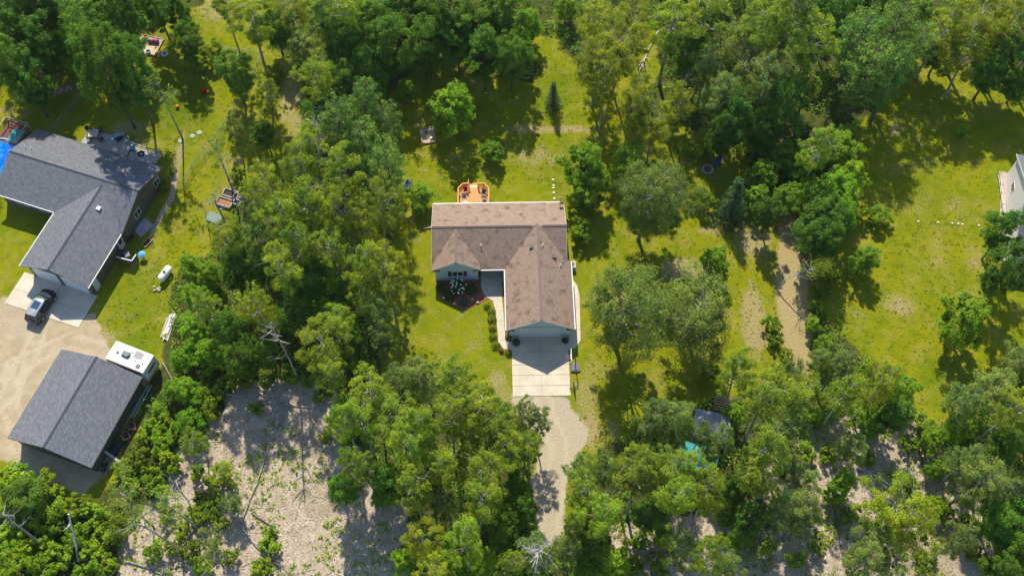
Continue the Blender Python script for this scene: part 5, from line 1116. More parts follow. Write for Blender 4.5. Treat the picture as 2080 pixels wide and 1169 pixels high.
bush('garden_shrub', -5.9, -1.95, .62, 'blue-green low shrub at the tip of the mulch bed', leaf_mat('juniper_leaf', (.05, .10, .06), (.10, .17, .10), .3, .1), 69)
bush('garden_shrub', -.72, .4, .5, 'dark porch shrub in the strip beside the garage', LB2, 70)
for k, (x, y) in enumerate(((-4.85, -1.55), (-7.0, -2.1), (-4.2, -2.0), (-8.3, -1.3))):
    q = MB(); q.blob((0, 0, .1), (.18, .14, .14), 8, 5, .18, rng); so_ = q.build('garden_stone', mat('pale_stone', (.50, .47, .42), .8, .15)); so_.location = HL(x, y, .03); tag(so_, 'pale stone set in the red mulch bed', 'stone', 'stones in the mulch bed')

# ---- what nobody could count: undergrowth, weeds, chip litter
def scatter(name, label, cat, n, sample, rad, leaves, size, lm, hgt, seed):
    rs = np.random.RandomState(seed); C, Nn, S, T = [], [], [], []
    k = 0; tries = 0
    while k < n and tries < n * 30:
        tries += 1; x, y = rs.uniform(-88, 88), rs.uniform(-42, 62)
        if not sample(x, y): continue
        k += 1; r = rs.uniform(*rad); h = rs.uniform(*hgt); m_2 = max(3, int(leaves * rs.uniform(.5, 1.4)))
        d = rs.normal(size=(m_2, 3)); d /= np.linalg.norm(d, axis=1, keepdims=True); d[:, 2] = np.abs(d[:, 2])
        C.append(np.array([x, y, .03]) + d * (rs.rand(m_2, 1) ** .5) * np.array([r, r, h])); Nn.append(d * .5 + np.array([0, 0, .6]) + rs.normal(size=(m_2, 3)) * .4); S.append(size * rs.uniform(.6, 1.3, m_2)); T.append(np.clip(rs.rand() * .7 + rs.rand(m_2) * .3, 0, 1))
    me = leaf_mesh(name, np.concatenate(C), np.concatenate(Nn), np.concatenate(S), np.concatenate(T), lm); ob = link_mesh(name, me); tag(ob, label, cat, kind='stuff'); return ob
def free(x, y):
    for (cx, cy, rr_) in ((-1, 2, 13.5), (-50, 8, 0)):
        if math.hypot(x - cx, y - cy) < rr_: return False
    if -3 < x < 9 and -16 < y < 0: return False
    a_1, b_1 = nloc(Vector((x, y, 0)))
    if -12 < a_1 < 11 and -5 < b_1 < 23: return False
    dx, dy = x + 54.837, y + 21.733; u, v = dx * math.cos(SPH) + dy * math.sin(SPH), -dx * math.sin(SPH) + dy * math.cos(SPH)
    if -1 < u < 12 and -2 < v < 16: return False
    if x > 63 and 0 < y < 22: return False
    return True
scatter('undergrowth', 'leafy green undergrowth covering the forest floor', 'undergrowth', 4200, lambda x, y: zone_at(x, y) == 0 and free(x, y), (.5, 1.1), 30, .27, LM['shrub'], (.3, 1.1), 3)
scatter('understorey', 'dark shaded brush beneath the forest trees', 'brush', 2600, lambda x, y: zone_at(x, y) == 0 and free(x, y), (.5, 1.2), 30, .28, LM['oak'], (.6, 2.0), 4)
LG = leaf_mat('grass_blade', (.10, .15, .004), (.26, .25, .010), .3, .02)
scatter('grass_tufts', 'rough tufts of longer grass scattered over the lawns', 'grass', 9000, lambda x, y: zone_at(x, y) == 1 and free(x, y), (.12, .4), 7, .13, LG, (.05, .16), 5)
_cn = smooth_noise(GX.shape, 8)
def patchy(x, y, thr=.6):
    j = int((x - xs[0]) / GS); i = int((y - ys[0]) / GS); return 0 <= i < ny and 0 <= j < nx and _cn[i, j] > thr
scatter('clearing_weeds', 'green weeds sprouting through the wood chips', 'weeds', 1300, lambda x, y: zone_at(x, y) == 2 and patchy(x, y, .54), (.12, .5), 18, .18, LM['shrub'], (.1, .45), 6)
scatter('bramble_patch', 'low green brambles spreading over the tan rough ground', 'brambles', 950, lambda x, y: zone_at(x, y) == 2 and x > 10 and patchy(x, y, .42), (.25, .8), 26, .2, LM['shrub'], (.15, .7), 8)
rs = np.random.RandomState(9); q = MB(); k = 0
while k < 5200:
    x, y = rs.uniform(-60, 62), rs.uniform(-42, 0)
    if zone_at(x, y) != 2: continue
    k += 1; an = rs.uniform(0, math.pi); L_ = rs.uniform(.15, .5) if rs.rand() < .92 else rs.uniform(.6, 2.4); d_ = Vector((math.cos(an), math.sin(an), 0)) * L_ / 2
    q.bar((x - d_.x, y - d_.y, .03), (x + d_.x, y + d_.y, .03 + rs.uniform(0, .08)), rs.uniform(.025, .07), .03)
tag(q.build('wood_litter', mat('chip_litter', (.46, .385, .295), .9, .5, .8)), 'splintered sticks and chips littering the clearing', 'wood chips', kind='stuff')

# ---- standing dead trunks and fallen logs
def snag(name, pts, r0, r1, m_, label, cat='tree', twigs=0, seed=1, leaves=False, grp=None):
    """pts in world; a bare trunk with side branches"""
    rd = random.Random(seed); b0 = Vector(pts[0]); t = thing(name, label, cat, (b0.x, b0.y, 0), 0, grp); q = MB(); loc = [Vector(p) - Vector((b0.x, b0.y, 0)) for p in pts]
    fine = []
    for i in range(len(loc) - 1):
        for k in range(3): fine.append(loc[i].lerp(loc[i + 1], k / 3) + Vector((rd.uniform(-1, 1), rd.uniform(-1, 1), 0)) * .05 * (k > 0))
    fine.append(loc[-1]); n = len(fine)
    q.tube([tuple(p) for p in fine], [(r0 + (r1 - r0) * i / (n - 1)) * .72 for i in range(n)], 8); q.build('trunk', m_, t)
    for k in range(int(twigs * 1.5) + 1):
        f = rd.uniform(.55, 1.0); p = fine[int(f * (n - 1))]; d = (fine[-1] - fine[0]).normalized(); s = Vector((rd.gauss(0, 1), rd.gauss(0, 1), rd.gauss(.2, .5))); s = (s - d * s.dot(d) * .4).normalized()
        L_ = rd.uniform(.8, 2.2); q = MB(); e = p + (s + d * .6) * L_; md = p + (s * .6 + d * .2) * L_ * .5
        if e.z < .05: e.z = .08
        if md.z < .05: md.z = .08
        q.tube([tuple(p), tuple(md), tuple(e)], [r1 * .7 + .012, r1 * .4 + .012, .01], 5)
        for j in range(3): e2 = md.lerp(e, rd.random()) ; v = Vector((rd.gauss(0, .4), rd.gauss(0, .4), rd.uniform(0, .5))) * L_ * .6; q.tube([tuple(e2), tuple(e2 + v)], [.018, .006], 4)
        q.build('branch', m_, t)
    if leaves:
        rs = np.random.RandomState(seed); top = np.array(fine[-1]); n2 = 1500; cl_ = rs.normal(size=(26, 3)) * np.array([1.0, .8, .5]) + top + np.array([.6, -.2, .2]); cen = cl_[rs.randint(0, 26, n2)] + rs.normal(size=(n2, 3)) * .28
        link_mesh('crown', leaf_mesh('crown', cen, rs.normal(size=(n2, 3)) + np.array([0, 0, .8]), rs.uniform(.1, .2, n2), rs.rand(n2), LM['aspen']), t)
    return t
def standing(bx, by, tx, ty, wiggle=0.0):
    """world points of a near-vertical trunk seen from base pixel to top pixel; height where the top is nearest above the base"""
    b0 = P(bx, by); best = min(((P(tx, ty, z) - b0).xy.length, z) for z in [i * .25 for i in range(4, 90)]); tp = P(tx, ty, best[1])
    return [b0, b0.lerp(tp, .35) + Vector((wiggle, 0, 0)), b0.lerp(tp, .7) + Vector((-wiggle * .5, wiggle, 0)), tp]
snag('bare_trunk', standing(92, 1112, -6, 1038, .2), .20, .10, bark_g, 'curved bare trunk rising out of the scrub at the shed side', twigs=4, seed=2)
snag('broken_trunk', standing(160, 1138, 139, 1043, .05), .20, .12, bark_s, 'pale broken trunk standing in the green scrub', twigs=0, seed=3)
snag('bare_trunk', standing(462, 472, 430, 392, .2), .17, .09, bark_g, 'forked dead trunk rising beside the garden hutch', twigs=5, seed=4)
snag('bare_trunk', standing(482, 424, 457, 342, .15), .16, .07, bark_g, 'slim dead trunk standing in the raised garden beds', twigs=4, seed=5)
snag('bare_trunk', standing(372, 1122, 262, 1060, .5), .17, .07, bark_g, 'crooked leaning dead tree above the wood-chip clearing', twigs=8, seed=6)
snag('bare_trunk', standing(392, 1040, 345, 968, .3), .11, .05, bark_g, 'thin bent dead stem at the edge of the wood chips', twigs=5, seed=7)
snag('bare_trunk', standing(607, 772, 550, 655, .1), .17, .09, bark_p, 'long bare pole-like trunk rising from the back of the clearing', twigs=7, seed=8)
snag('dead_tree', standing(650, 320, 640, 250, .1), .16, .06, bark_s, 'leafless grey dead tree with fanned branches among the pines', twigs=16, seed=9)
snag('dead_tree', standing(1080, 1180, 1098, 1108, .1), .17, .07, bark_s, 'dead birch with a starburst of white branches by the gravel drive', twigs=18, seed=10)
snag('arching_birch', [P(1578, 590), P(1592, 570, 1.8), P(1625, 552, 4.2), P(1660, 545, 5.6)], .13, .05, bark_s, 'white birch trunk leaning out across the mown path', twigs=9, seed=11, leaves=True)
def lying(pxs, z=.16): return [P(x, y, z) for x, y in pxs]
snag('fallen_log', lying([(488, 1062), (520, 985), (548, 900), (585, 828)]), .17, .06, bark_p, 'long pale curved log lying across the wood chips', 'log', 9, 12)
snag('fallen_log', lying([(458, 799), (540, 815), (640, 828)]), .15, .07, bark_p, 'straight pale log lying along the top of the clearing', 'log', 6, 13)
snag('fallen_log', lying([(480, 1058), (520, 1108), (565, 1150)]), .14, .06, bark_g, 'grey fallen log at the weedy end of the wood chips', 'log', 6, 14)
snag('fallen_log', lying([(512, 1042), (548, 1065), (556, 1130)]), .11, .05, bark_d, 'dark hooked branch lying on the wood chips', 'log', 4, 15)
snag('fallen_log', lying([(242, 1135), (300, 1152), (345, 1172)]), .15, .08, bark_g, 'grey log lying among the scrub and chips', 'log', 4, 16)
snag('fallen_log', lying([(1830, 1004), (1785, 968), (1742, 944)], .2), .17, .05, bark_s, 'fallen white birch with bare limbs on the rough ground', 'log', 10, 17)
snag('fallen_log', lying([(1864, 892), (1876, 950), (1888, 1024)]), .14, .08, bark_d, 'dark straight log lying on the bare rough ground', 'log', 2, 18)
snag('fallen_log', lying([(1695, 1035), (1704, 1090), (1713, 1138)]), .12, .06, bark_d, 'slim dark log on the tan ground below the round bush', 'log', 3, 19)
snag('fallen_log', lying([(1484, 1118), (1530, 1090), (1568, 1058)], .2), .14, .05, bark_s, 'silvery fallen limb at the edge of the thicket', 'log', 7, 20)
snag('fallen_log', lying([(330, 735), (352, 775), (415, 835)], .2), .13, .05, bark_g, 'grey fallen branch behind the camper trailer', 'log', 4, 21)
snag('fallen_log', lying([(1340, 60), (1318, 100), (1296, 150)], .15), .16, .1, bark_s, 'pale fallen log in the grass gap beyond the birches', 'log', 3, 22)
# ------------------------------------------------------------------ vehicle and small things
def suv(loc, rz):
    t = thing('parked_car', 'black sport utility car with sunroof parked before the garage', 'car', loc, rz)
    paint = mat('black_paint', (.012, .012, .014), .22, .2, 3, 0, 40, .2, .6, .8)
    # cross sections along length (x), y half width, z
    st = [(-2.32, .70, .42, .80), (-2.25, .84, .36, .98), (-1.9, .92, .32, 1.04), (-1.2, .95, .30, 1.05), (0, .96, .30, 1.03), (1.0, .95, .30, 1.00), (1.6, .93, .32, .97), (2.05, .86, .36, .90), (2.32, .66, .42, .74)]
    q = MB(); rows_ = []
    for x, hw, zl, zu in st: rows_.append([(x, -hw * .96, zl), (x, -hw, zl + (zu - zl) * .45), (x, -hw * .97, zu - .06), (x, -hw * .86, zu), (x, 0, zu + .03), (x, hw * .86, zu), (x, hw * .97, zu - .06), (x, hw, zl + (zu - zl) * .45), (x, hw * .96, zl)])
    vs = [p for r in rows_ for p in r]; n = 9; fs = []
    for i in range(len(st) - 1):
        for k in range(n): fs.append((i * n + k, (i + 1) * n + k, (i + 1) * n + (k + 1) % n, i * n + (k + 1) % n))
    fs.append(tuple(range(n))); fs.append(tuple((len(st) - 1) * n + k for k in range(n))[::-1])
    q.add(vs, fs); q.build('body', paint, t, True)
    def loft(rows, closed=False):
        m_ = MB(); n2 = len(rows[0]); m_.add([p for r in rows for p in r], [(i * n2 + k, (i + 1) * n2 + k, (i + 1) * n2 + k + 1, i * n2 + k + 1) for i in range(len(rows) - 1) for k in range(n2 - 1)]); return m_
    # greenhouse: glass shell below, roof panel on top
    zb_, zr = 1.0, 1.66
    B = [(-2.08, .80), (-1.0, .87), (.4, .87), (1.12, .80)]; T = [(-1.72, .62), (-1.0, .68), (.1, .68), (.42, .63)]
    for s in (-1, 1):
        for i, nm in ((0, 'rear_side_window'), (1, 'side_window'), (2, 'front_side_window')):
            g_1 = .03; q = MB(); b0, b1, t0, t1 = B[i], B[i + 1], T[i], T[i + 1]
            q.add([(b0[0] + g_1, s * b0[1], zb_), (b1[0] - g_1, s * b1[1], zb_), (t1[0] - g_1, s * t1[1], zr - .08), (t0[0] + g_1, s * t0[1], zr - .08)], [(0, 1, 2, 3) if s < 0 else (3, 2, 1, 0)]); q.build(nm, glass_mat('car_glass', (.015, .03, .03)) if 'car_glass' not in MATS else MATS['car_glass'], t)
    q = MB(); q.add([(1.14, -.78, zb_), (1.14, .78, zb_), (.46, .60, zr - .05), (.46, -.60, zr - .05)], [(0, 1, 2, 3)]); q.build('windscreen', glass_mat('screen_glass', (.05, .12, .10)), t)
    q = MB(); q.add([(-2.1, .78, zb_), (-2.1, -.78, zb_), (-1.76, -.6, zr - .06), (-1.76, .6, zr - .06)], [(0, 1, 2, 3)]); q.build('rear_window', MATS['car_glass'], t)
    q = MB()                                       # pillars under the roof
    for s in (-1, 1):
        for i in range(4): q.bar((B[i][0], s * B[i][1], zb_ - .02), (T[i][0], s * T[i][1], zr - .05), .07)
    q.build('pillars', paint, t)
    roofm = mat('silver_roof', (.42, .42, .42), .3, .05, 2, 0, 40, .5)
    rows_ = [[(x, -w2, zr - .07), (x, -w2 * .9, z2), (x, 0, z2 + .03), (x, w2 * .9, z2), (x, w2, zr - .07)] for x, w2, z2 in ((-1.80, .62, zr - .05), (-1.5, .66, zr + .0), (-.6, .69, zr + .02), (.1, .68, zr), (.48, .63, zr - .05))]
    loft(rows_).build('roof', roofm, t, True)
    q = MB(); q.box(-.95, -.44, zr + .012, .12, .44, zr + .055); q.build('sunroof', glass_mat('sunroof_glass', (.02, .06, .11)), t)
    q = MB(); q.add([(1.16, -.76, 1.035), (2.02, -.62, .955), (2.02, .62, .955), (1.16, .76, 1.035), (1.16, 0, 1.06), (2.02, 0, .985)], [(0, 1, 5, 4), (4, 5, 2, 3)]); q.build('bonnet', mat('bonnet_black', (.012, .016, .024), .12, .1, 3, 0, 40, .2, .8, 1.0), t)
    for s in (-1, 1):
        q = MB(); q.bar((-1.6, s * .66, zr + .05), (.2, s * .66, zr + .05), .04); q.build('roof_rail', galv, t)
        q = MB(); q.cbox((.95, s * 1.03, 1.08), (.16, .2, .13)); q.build('wing_mirror', paint, t)
        q = MB(); q.cbox((-2.22, s * .68, .86), (.12, .26, .22)); q.build('tail_light', mat('tail_red', (.42, .015, .012), .25, .1), t)
        q = MB(); q.cbox((2.12, s * .62, .76), (.2, .3, .14), s * -.3); q.build('headlight', mat('lamp_clear', (.55, .57, .6), .15, .1), t)
        for x in (-1.4, 1.42):
            q = MB(); q.tube([(x, s * .76, .36), (x, s * .975, .36)], .36, 18); wo = q.build('wheel', MATS['rubber'], t)
            q = MB(); q.tube([(x, s * .80, .36), (x, s * .985, .36)], .24, 14); q.build('rim', mat('alloy', (.5, .5, .5), .3, .1, 4, 0, 40, .6), wo)
    q = MB(); q.box(-2.36, -.6, .42, -2.28, .6, .60); q.build('rear_bumper', mat('bumper_trim', (.30, .26, .18), .5, .1), t)
    return t
pr, pf = P(66, 652, .5), P(101, 592, .6)
suv(((pr.x + pf.x) / 2, (pr.y + pf.y) / 2, .0), math.atan2(pf.y - pr.y, pf.x - pr.x))

# propane tank
pa, pb = P(325, 570, .7), P(346, 541, .7); mid = (pa + pb) / 2; d_ = (pb - pa); an = math.atan2(d_.y, d_.x); hl = d_.length / 2
t = thing('propane_tank', 'white horizontal propane tank standing on the grass', 'tank', (mid.x, mid.y, 0), an)
q = MB(); R_ = .48; pts = [(-hl, 0, .75), (-hl + .08, 0, .75), (-hl + .3, 0, .75), (hl - .3, 0, .75), (hl - .08, 0, .75), (hl, 0, .75)]; q.tube(pts, [.12, .34, R_, R_, .34, .12], 20); q.build('vessel', mat('tank_white', (.78, .78, .76), .35, .05), t, True)
q = MB(); lathe(q, (0, 0, R_ + .73), [(.17, 0), (.17, .14), (.1, .2)], 12); q.build('dome_cap', mat('cap_green', (.10, .22, .20), .5, .1), t)
for s in (-1, 1): q = MB(); q.box(s * hl * .55 - .05, -.3, 0, s * hl * .55 + .05, .3, .4); q.build('foot', galv, t)
p = P(321, 586); t = thing('stone_pile', 'small heap of pinkish stones on the grass by the propane tank', 'stones', (p.x, p.y, 0))
for k in range(7): q = MB(); q.blob((rng.uniform(-.45, .45), rng.uniform(-.3, .3), .12 + .1 * (k > 4)), (.2, .17, .14), 8, 5, .2, rng); q.build('stone', mat('pink_stone', (.46, .36, .29), .85, .2), t)
# stack of boards
pa, pb = P(333, 690), P(354, 634); mid = (pa + pb) / 2; d_ = pb - pa; t = thing('lumber_pile', 'pile of weathered boards lying on the grass by the wood', 'lumber', (mid.x, mid.y, 0), math.atan2(d_.y, d_.x))
for k in range(10):
    lay = k // 4; q = MB(); L_ = d_.length * rng.uniform(.35, .5); q.cbox((rng.uniform(-.3, .3), -.36 + .24 * (k % 4) + .08 * lay, .07 + .09 * lay), (2 * L_, .19, .07), rng.uniform(-.05, .05)); q.build('board', mat('board_%d' % (k % 3), [(.50, .46, .42), (.40, .34, .28), (.56, .53, .50)][k % 3], .85, .2), t)
# enclosure and clutter beside the neighbour's side door
e0, e1, e2 = P(236, 522, 1.2), P(268, 530, 1.2), P(277, 517, 1.2)
t = thing('fence_screen', 'brown board screen enclosure at the house side door', 'fence', (e1.x, e1.y, 0)); o_ = Vector((e1.x, e1.y, 0))
for a, b2 in ((e0, e1), (e1, e2)):
    a, b2 = Vector((a.x, a.y, 0)) - o_, Vector((b2.x, b2.y, 0)) - o_; n = max(2, int((b2 - a).length / .19))
    for k in range(n):
        q = MB(); c0, c1 = a.lerp(b2, (k + .04) / n), a.lerp(b2, (k + .96) / n); q.bar((c0.x, c0.y, .65), (c1.x, c1.y, .65), .03, 1.2); q.build('board', mat('fence_brown', (.15, .115, .085), .8, .2), t)
    q = MB(); q.bar((a.x, a.y, 1.29), (b2.x, b2.y, 1.29), .13, .06); q.build('cap_rail', white_trim, t)
def bin_(loc, label, m_, rz=0.0):
    t = thing('wheeled_bin', label, 'bin', loc, rz); q = MB(); q.add([(-.25, -.28, .08), (.25, -.28, .08), (.25, .28, .08), (-.25, .28, .08), (-.3, -.34, .95), (.3, -.34, .95), (.3, .34, .95), (-.3, .34, .95)], [(3, 2, 1, 0), (4, 5, 6, 7), (0, 1, 5, 4), (1, 2, 6, 5), (2, 3, 7, 6), (3, 0, 4, 7)]); q.build('bin_body', m_, t)
    q = MB(); q.cbox((0, 0, .99), (.64, .74, .06), 0, .05); q.build('lid', m_, t); q = MB(); [q.tube([(s * .22 - .04, .3, .1), (s * .22 + .04, .3, .1)], .1, 10) for s in (-1, 1)]; q.build('wheels', MATS['rubber'], t)
p = P(252, 516, .5); bin_((p.x, p.y, 0), 'dark wheeled bin standing inside the board screen', mat('bin_dark', (.03, .035, .04), .6, .2))
p = P(260, 520, .5); bin_((p.x, p.y, 0), 'grey wheeled bin standing inside the board screen', mat('bin_grey', (.20, .20, .22), .6, .2), .4)
p = P(288, 516, .8); t = thing('parasol_shaped_float', 'small blue pool float modelled as an open parasol at the screen corner', 'parasol', (p.x, p.y, 0)); q = MB(); lathe(q, (0, 0, 0), [(.5, .82), (.3, .98), (.06, 1.05), (.02, 1.1)], 8); q.build('canopy', mat('sky_blue', (.10, .36, .62), .7, .35, 4), t); q = MB(); q.cyl((0, 0), .02, 0, 1.08, 6); q.cyl((0, 0), .2, 0, .06, 10); q.build('pole', dark, t)  # flat blue pool float, given the form of a parasol on a pole
p = P(290, 462, .0); q = MB(); q.prism([(-1.2, -.8), (1.0, -1.0), (1.3, .7), (-.9, .9)], -.03, .06); pv = q.build('patio_slab', mat('lilac_stone', (.34, .30, .34), .8, .4, 2.2)); pv.location = (p.x, p.y, 0); pv.rotation_euler = (0, 0, 1.0); tag(pv, 'mottled lilac paving slab in the shade of the brown wall', 'slab')
p = P(269, 482, .4); chair((p.x, p.y, 0), 2.4, 'black garden chair in the shade of the brown wall', mat('chair_black', (.035, .035, .05), .5, .2))
p = P(299, 494, .0); t = thing('planter_box', 'small timber planter frame at the end of the dirt strip', 'planter', (p.x, p.y, 0), 1.0)
for a in (-.3, .3): q = MB(); q.box(-.62, a - .03, 0, .62, a + .03, .22); q.build('side_board', wood_t, t); q = MB(); q.box(a * 2 - .03, -.27, 0, a * 2 + .03, .27, .22); q.build('end_board', wood_t, t)
q = MB(); q.box(-.57, -.27, 0, .57, .27, .16); q.build('soil', mat('soil', (.05, .035, .025), .95, .3), t)
# dirt strip by the garden edge
sp = [(352, 350), (362, 352), (356, 400), (332, 440), (310, 480), (300, 486), (322, 436), (345, 396)]
q = MB(); q.prism([tuple(P(x, y).xy) for x, y in sp], -.05, .012); tag(q.build('dirt_strip', mat('strip_dirt', (.36, .27, .19), .95, .3, 1.5, .5, 12)), kind='structure')
# raised beds and hutch
def bed_box(px, py, w_, l_, rz, label, fill):
    p = P(px, py); t = thing('raised_bed', label, 'raised bed', (p.x, p.y, 0), rz)
    for s in (-1, 1):
        q = MB(); q.box(s * w_ / 2 - .06, -l_ / 2, 0, s * w_ / 2 + .06, l_ / 2, .42); q.build('side_board', wood_g, t); q = MB(); q.box(-w_ / 2 + .065, s * l_ / 2 - .06, 0, w_ / 2 - .065, s * l_ / 2 + .06, .42); q.build('end_board', wood_g, t)
    q = MB(); q.box(-w_ / 2 + .07, -l_ / 2 + .07, 0, w_ / 2 - .07, l_ / 2 - .07, .25); q.build('soil', fill, t)
bed_box(470, 396, 1.0, 2.0, 1.25, 'raised garden bed of dark soil in weathered grey boards', MATS['soil']); bed_box(492, 405, .9, 2.2, 1.15, 'long raised garden bed with pale end beside the wood', mat('straw_fill', (.30, .24, .14), .9, .3, 3))
bed_box(457, 413, 1.1, 2.0, 1.25, 'raised garden bed filled with rusty brown mulch', mat('rust_mulch', (.30, .15, .07), .95, .3, 3)); bed_box(483, 412, .9, .9, 1.2, 'square raised garden bed of brown soil between longer beds', MATS['soil'])
p = P(439, 452); t = thing('garden_hutch', 'small pale green wooden hutch with dark doorway in the grass', 'hutch', (p.x, p.y, 0), NPH - .1)
q = MB(); q.box(-.85, -.5, 0, .85, .5, 1.0); q.build('box', mat('hutch_green', (.40, .47, .45), .7, .15), t); q = MB(); q.add([(-.95, -.6, 1.0), (.95, -.6, 1.0), (.95, .6, 1.22), (-.95, .6, 1.22), (-.95, -.6, 1.06), (.95, -.6, 1.06), (.95, .6, 1.28), (-.95, .6, 1.28)], [(3, 2, 1, 0), (4, 5, 6, 7), (0, 1, 5, 4), (1, 2, 6, 5), (2, 3, 7, 6), (3, 0, 4, 7)]); q.build('lid', mat('hutch_lid', (.20, .25, .22), .7, .2), t)
q = MB(); q.box(-.55, -.53, .15, -.15, -.501, .75); q.build('doorway', dark, t)
fence_line('garden_trellis', 'thin wire trellis on poles around the garden hutch', [P(420, 437), P(427, 470)], 1.6, dark, dark, green_wire, (1.0,), 1.5, 'trellis', .015, (.3, .2))
fence_line('garden_trellis', 'leaning wire trellis beside the raised garden beds', [P(440, 405), P(452, 392)], 1.5, dark, dark, green_wire, (1.0,), 1.5, 'trellis', .015, (.3, .2))
# play yard
def sandbox(px, py, w_, l_, rz, label, frame):
    p = P(px, py); t = thing('sandbox', label, 'sandbox', (p.x, p.y, 0), rz)
    for s in (-1, 1):
        q = MB(); q.box(s * w_ / 2 - .08, -l_ / 2, 0, s * w_ / 2 + .08, l_ / 2, .24); q.build('side_board', frame, t); q = MB(); q.box(-w_ / 2 + .085, s * l_ / 2 - .08, 0, w_ / 2 - .085, s * l_ / 2 + .08, .24); q.build('end_board', frame, t)
    q = MB(); q.box(-w_ / 2 + .08, -l_ / 2 + .08, 0, w_ / 2 - .08, l_ / 2 - .08, .15); q.build('sand', mat('play_sand', (.48, .37, .24), .95, .18, 1.5, .5, 15), t); return t
sandbox(869, 276, 1.75, 2.4, .20, 'tan sandbox framed in boards beside the young maple', wood_t)
def toy(name, px, py, label, parts, cat='toy', z=.15, rz=0.0):
    p = P(px, py, z); t = thing(name, label, cat, (p.x, p.y, z), rz)
    for nm, mbq, m_ in parts: mbq.build(nm, m_, t)
q = MB(); q.add([(-.2, -.3, 0), (.2, -.3, 0), (.2, .3, 0), (-.2, .3, 0), (-.2, -.25, .25), (.2, -.25, .25), (.15, .1, .3), (-.15, .1, .3)], [(3, 2, 1, 0), (4, 5, 6, 7), (0, 1, 5, 4), (1, 2, 6, 5), (2, 3, 7, 6), (3, 0, 4, 7)]); q2 = MB(); q2.bar((0, .2, .3), (.1, .7, .35), .08)
toy('toy_digger', 866, 268, 'green toy digger in the tan sandbox', [('toy_body', q, mat('toy_green', (.03, .16, .12), .4, .1)), ('toy_arm', q2, dark)])
q = MB(); lathe(q, (0, 0, 0), [(.12, 0), (.16, .28), (.14, .28)], 12); q2 = MB(); q2.cbox((.25, .1, .06), (.3, .2, .12), .5)
toy('toy_bucket', 876, 282, 'yellow toy bucket and dark block in the tan sandbox', [('bucket', q, mat('toy_yellow', (.45, .36, .03), .4, .1)), ('block', q2, dark)])
sb2 = sandbox(298, 92, 3.8, 3.0, -.22, 'toddler sandbox of timbers littered with bright toys', wood_t)
cl = [(.22, .04, .30), (.02, .30, .22), (.55, .02, .02), (.60, .02, .02), (.03, .10, .45)]
p = P(311, 83, .45); t = thing('play_tunnel', 'striped rainbow crawl tunnel lying in the toddler sandbox', 'toy', (p.x, p.y, .15), -.1)
for k in range(5):
    q = MB(); q.tube([(-.75 + .3 * k, 0, .3), (-.6 + .3 * k, 0, .3), (-.45 + .3 * k, 0, .3)], [.28, .32, .28], 14); q.build('tunnel_ring', mat('tunnel_%d' % k, cl[k], .5, .1), t)
for px, py, c2, lab in ((289, 106, (.02, .08, .40), 'dark blue toy tub in the toddler sandbox'), (302, 107, (.03, .20, .32), 'teal toy tub in the toddler sandbox'), (297, 76, (.55, .20, .02), 'orange toy tub behind the rainbow tunnel')):
    q = MB(); lathe(q, (0, 0, 0), [(.24, 0), (.32, .3), (.27, .3), (.22, .1)], 12); toy('toy_tub', px, py, lab, [('tub', q, mat('tub_' + lab[:6].replace(' ', ''), c2, .4, .1))])
for k in range(16):
    q = MB(); c2 = rng.choice(((.6, .55, .45), (.5, .1, .05), (.05, .2, .4), (.6, .45, .1), (.65, .62, .6)))
    q.blob((0, 0, .07), (rng.uniform(.08, .15), rng.uniform(.06, .12), .08), 7, 4, .15, rng); nm = 'bit_%d%d' % (int(c2[0] * 10), int(c2[2] * 10)); ob = q.build('toy_block', mat(nm, c2, .5, .1)); p = P(rng.uniform(284, 325), rng.uniform(78, 108), .15); ob.location = (p.x, p.y, .15); tag(ob, 'little loose toy scattered in the toddler sandbox', 'toy', 'loose toys in the toddler sandbox')
p = P(335, 111); t = thing('paddling_pool', 'small round white and blue paddling pool on the play lawn', 'paddling pool', (p.x, p.y, 0)); q = MB(); q.ring((0, 0, .16), .38, .13, 20, 8); q.build('rim', white_trim, t, True); q = MB(); q.cyl((0, 0), .36, .02, .14, 18); q.build('water', MATS['pool_water'], t)
p = P(414, 183, .5); t = thing('ride_on_toy', 'red and yellow ride-on toy at the foot of the tree', 'toy', (p.x, p.y, 0), .6); q = MB(); q.cbox((0, 0, .35), (.75, .5, .35)); q.cbox((-.1, 0, .70), (.4, .46, .08)); q.build('toy_body', mat('toy_red', (.55, .01, .01), .35, .1), t, False, .05); q = MB(); q.cbox((.38, -.25, .25), (.35, .25, .2)); q.build('bucket', mat('toy_gold', (.65, .40, .02), .4, .1), t); 
for sx in (-.25, .25):
    for sy in (-.27, .27): q = MB(); q.tube([(sx, sy - .04, .14), (sx, sy + .04, .14)], .14, 12); q.build('wheel', dark, t)
q = MB(); q.blob((0, 0, .25), (.26, .26, .25), 16, 10); bo = q.build('orange_ball', mat('ball_orange', (.70, .16, .03), .45, .08), None, True); bo.location = P(361, 219, 0); tag(bo, 'orange ball lying on the play lawn', 'ball')
p = P(357, 189, .4); t = thing('garden_stool', 'small dark plastic stool standing on the play lawn', 'stool', (p.x, p.y, 0)); q = MB(); q.box(-.18, -.16, .36, .18, .16, .42); q.build('seat', dark, t)
for sx in (-.15, .15):
    for sy in (-.13, .13): q = MB(); q.bar((sx * 1.2, sy * 1.2, 0), (sx, sy, .36), .04); q.build('leg', dark, t)
for px, py, lab in ((367, 287, 'flat green utility lid set in the grass'), (391, 277, 'flat green utility lid set in the grass'), (405, 270, 'flat green utility lid set in the grass')):
    q = MB(); lathe(q, (0, 0, 0), [(.34, 0), (.36, .06), (.30, .1), (.05, .12)], 18); ob = q.build('utility_lid', mat('lid_green', (.22, .32, .22), .6, .15)); ob.location = P(px, py); tag(ob, lab, 'lid', 'green lids near the chain-link fence')
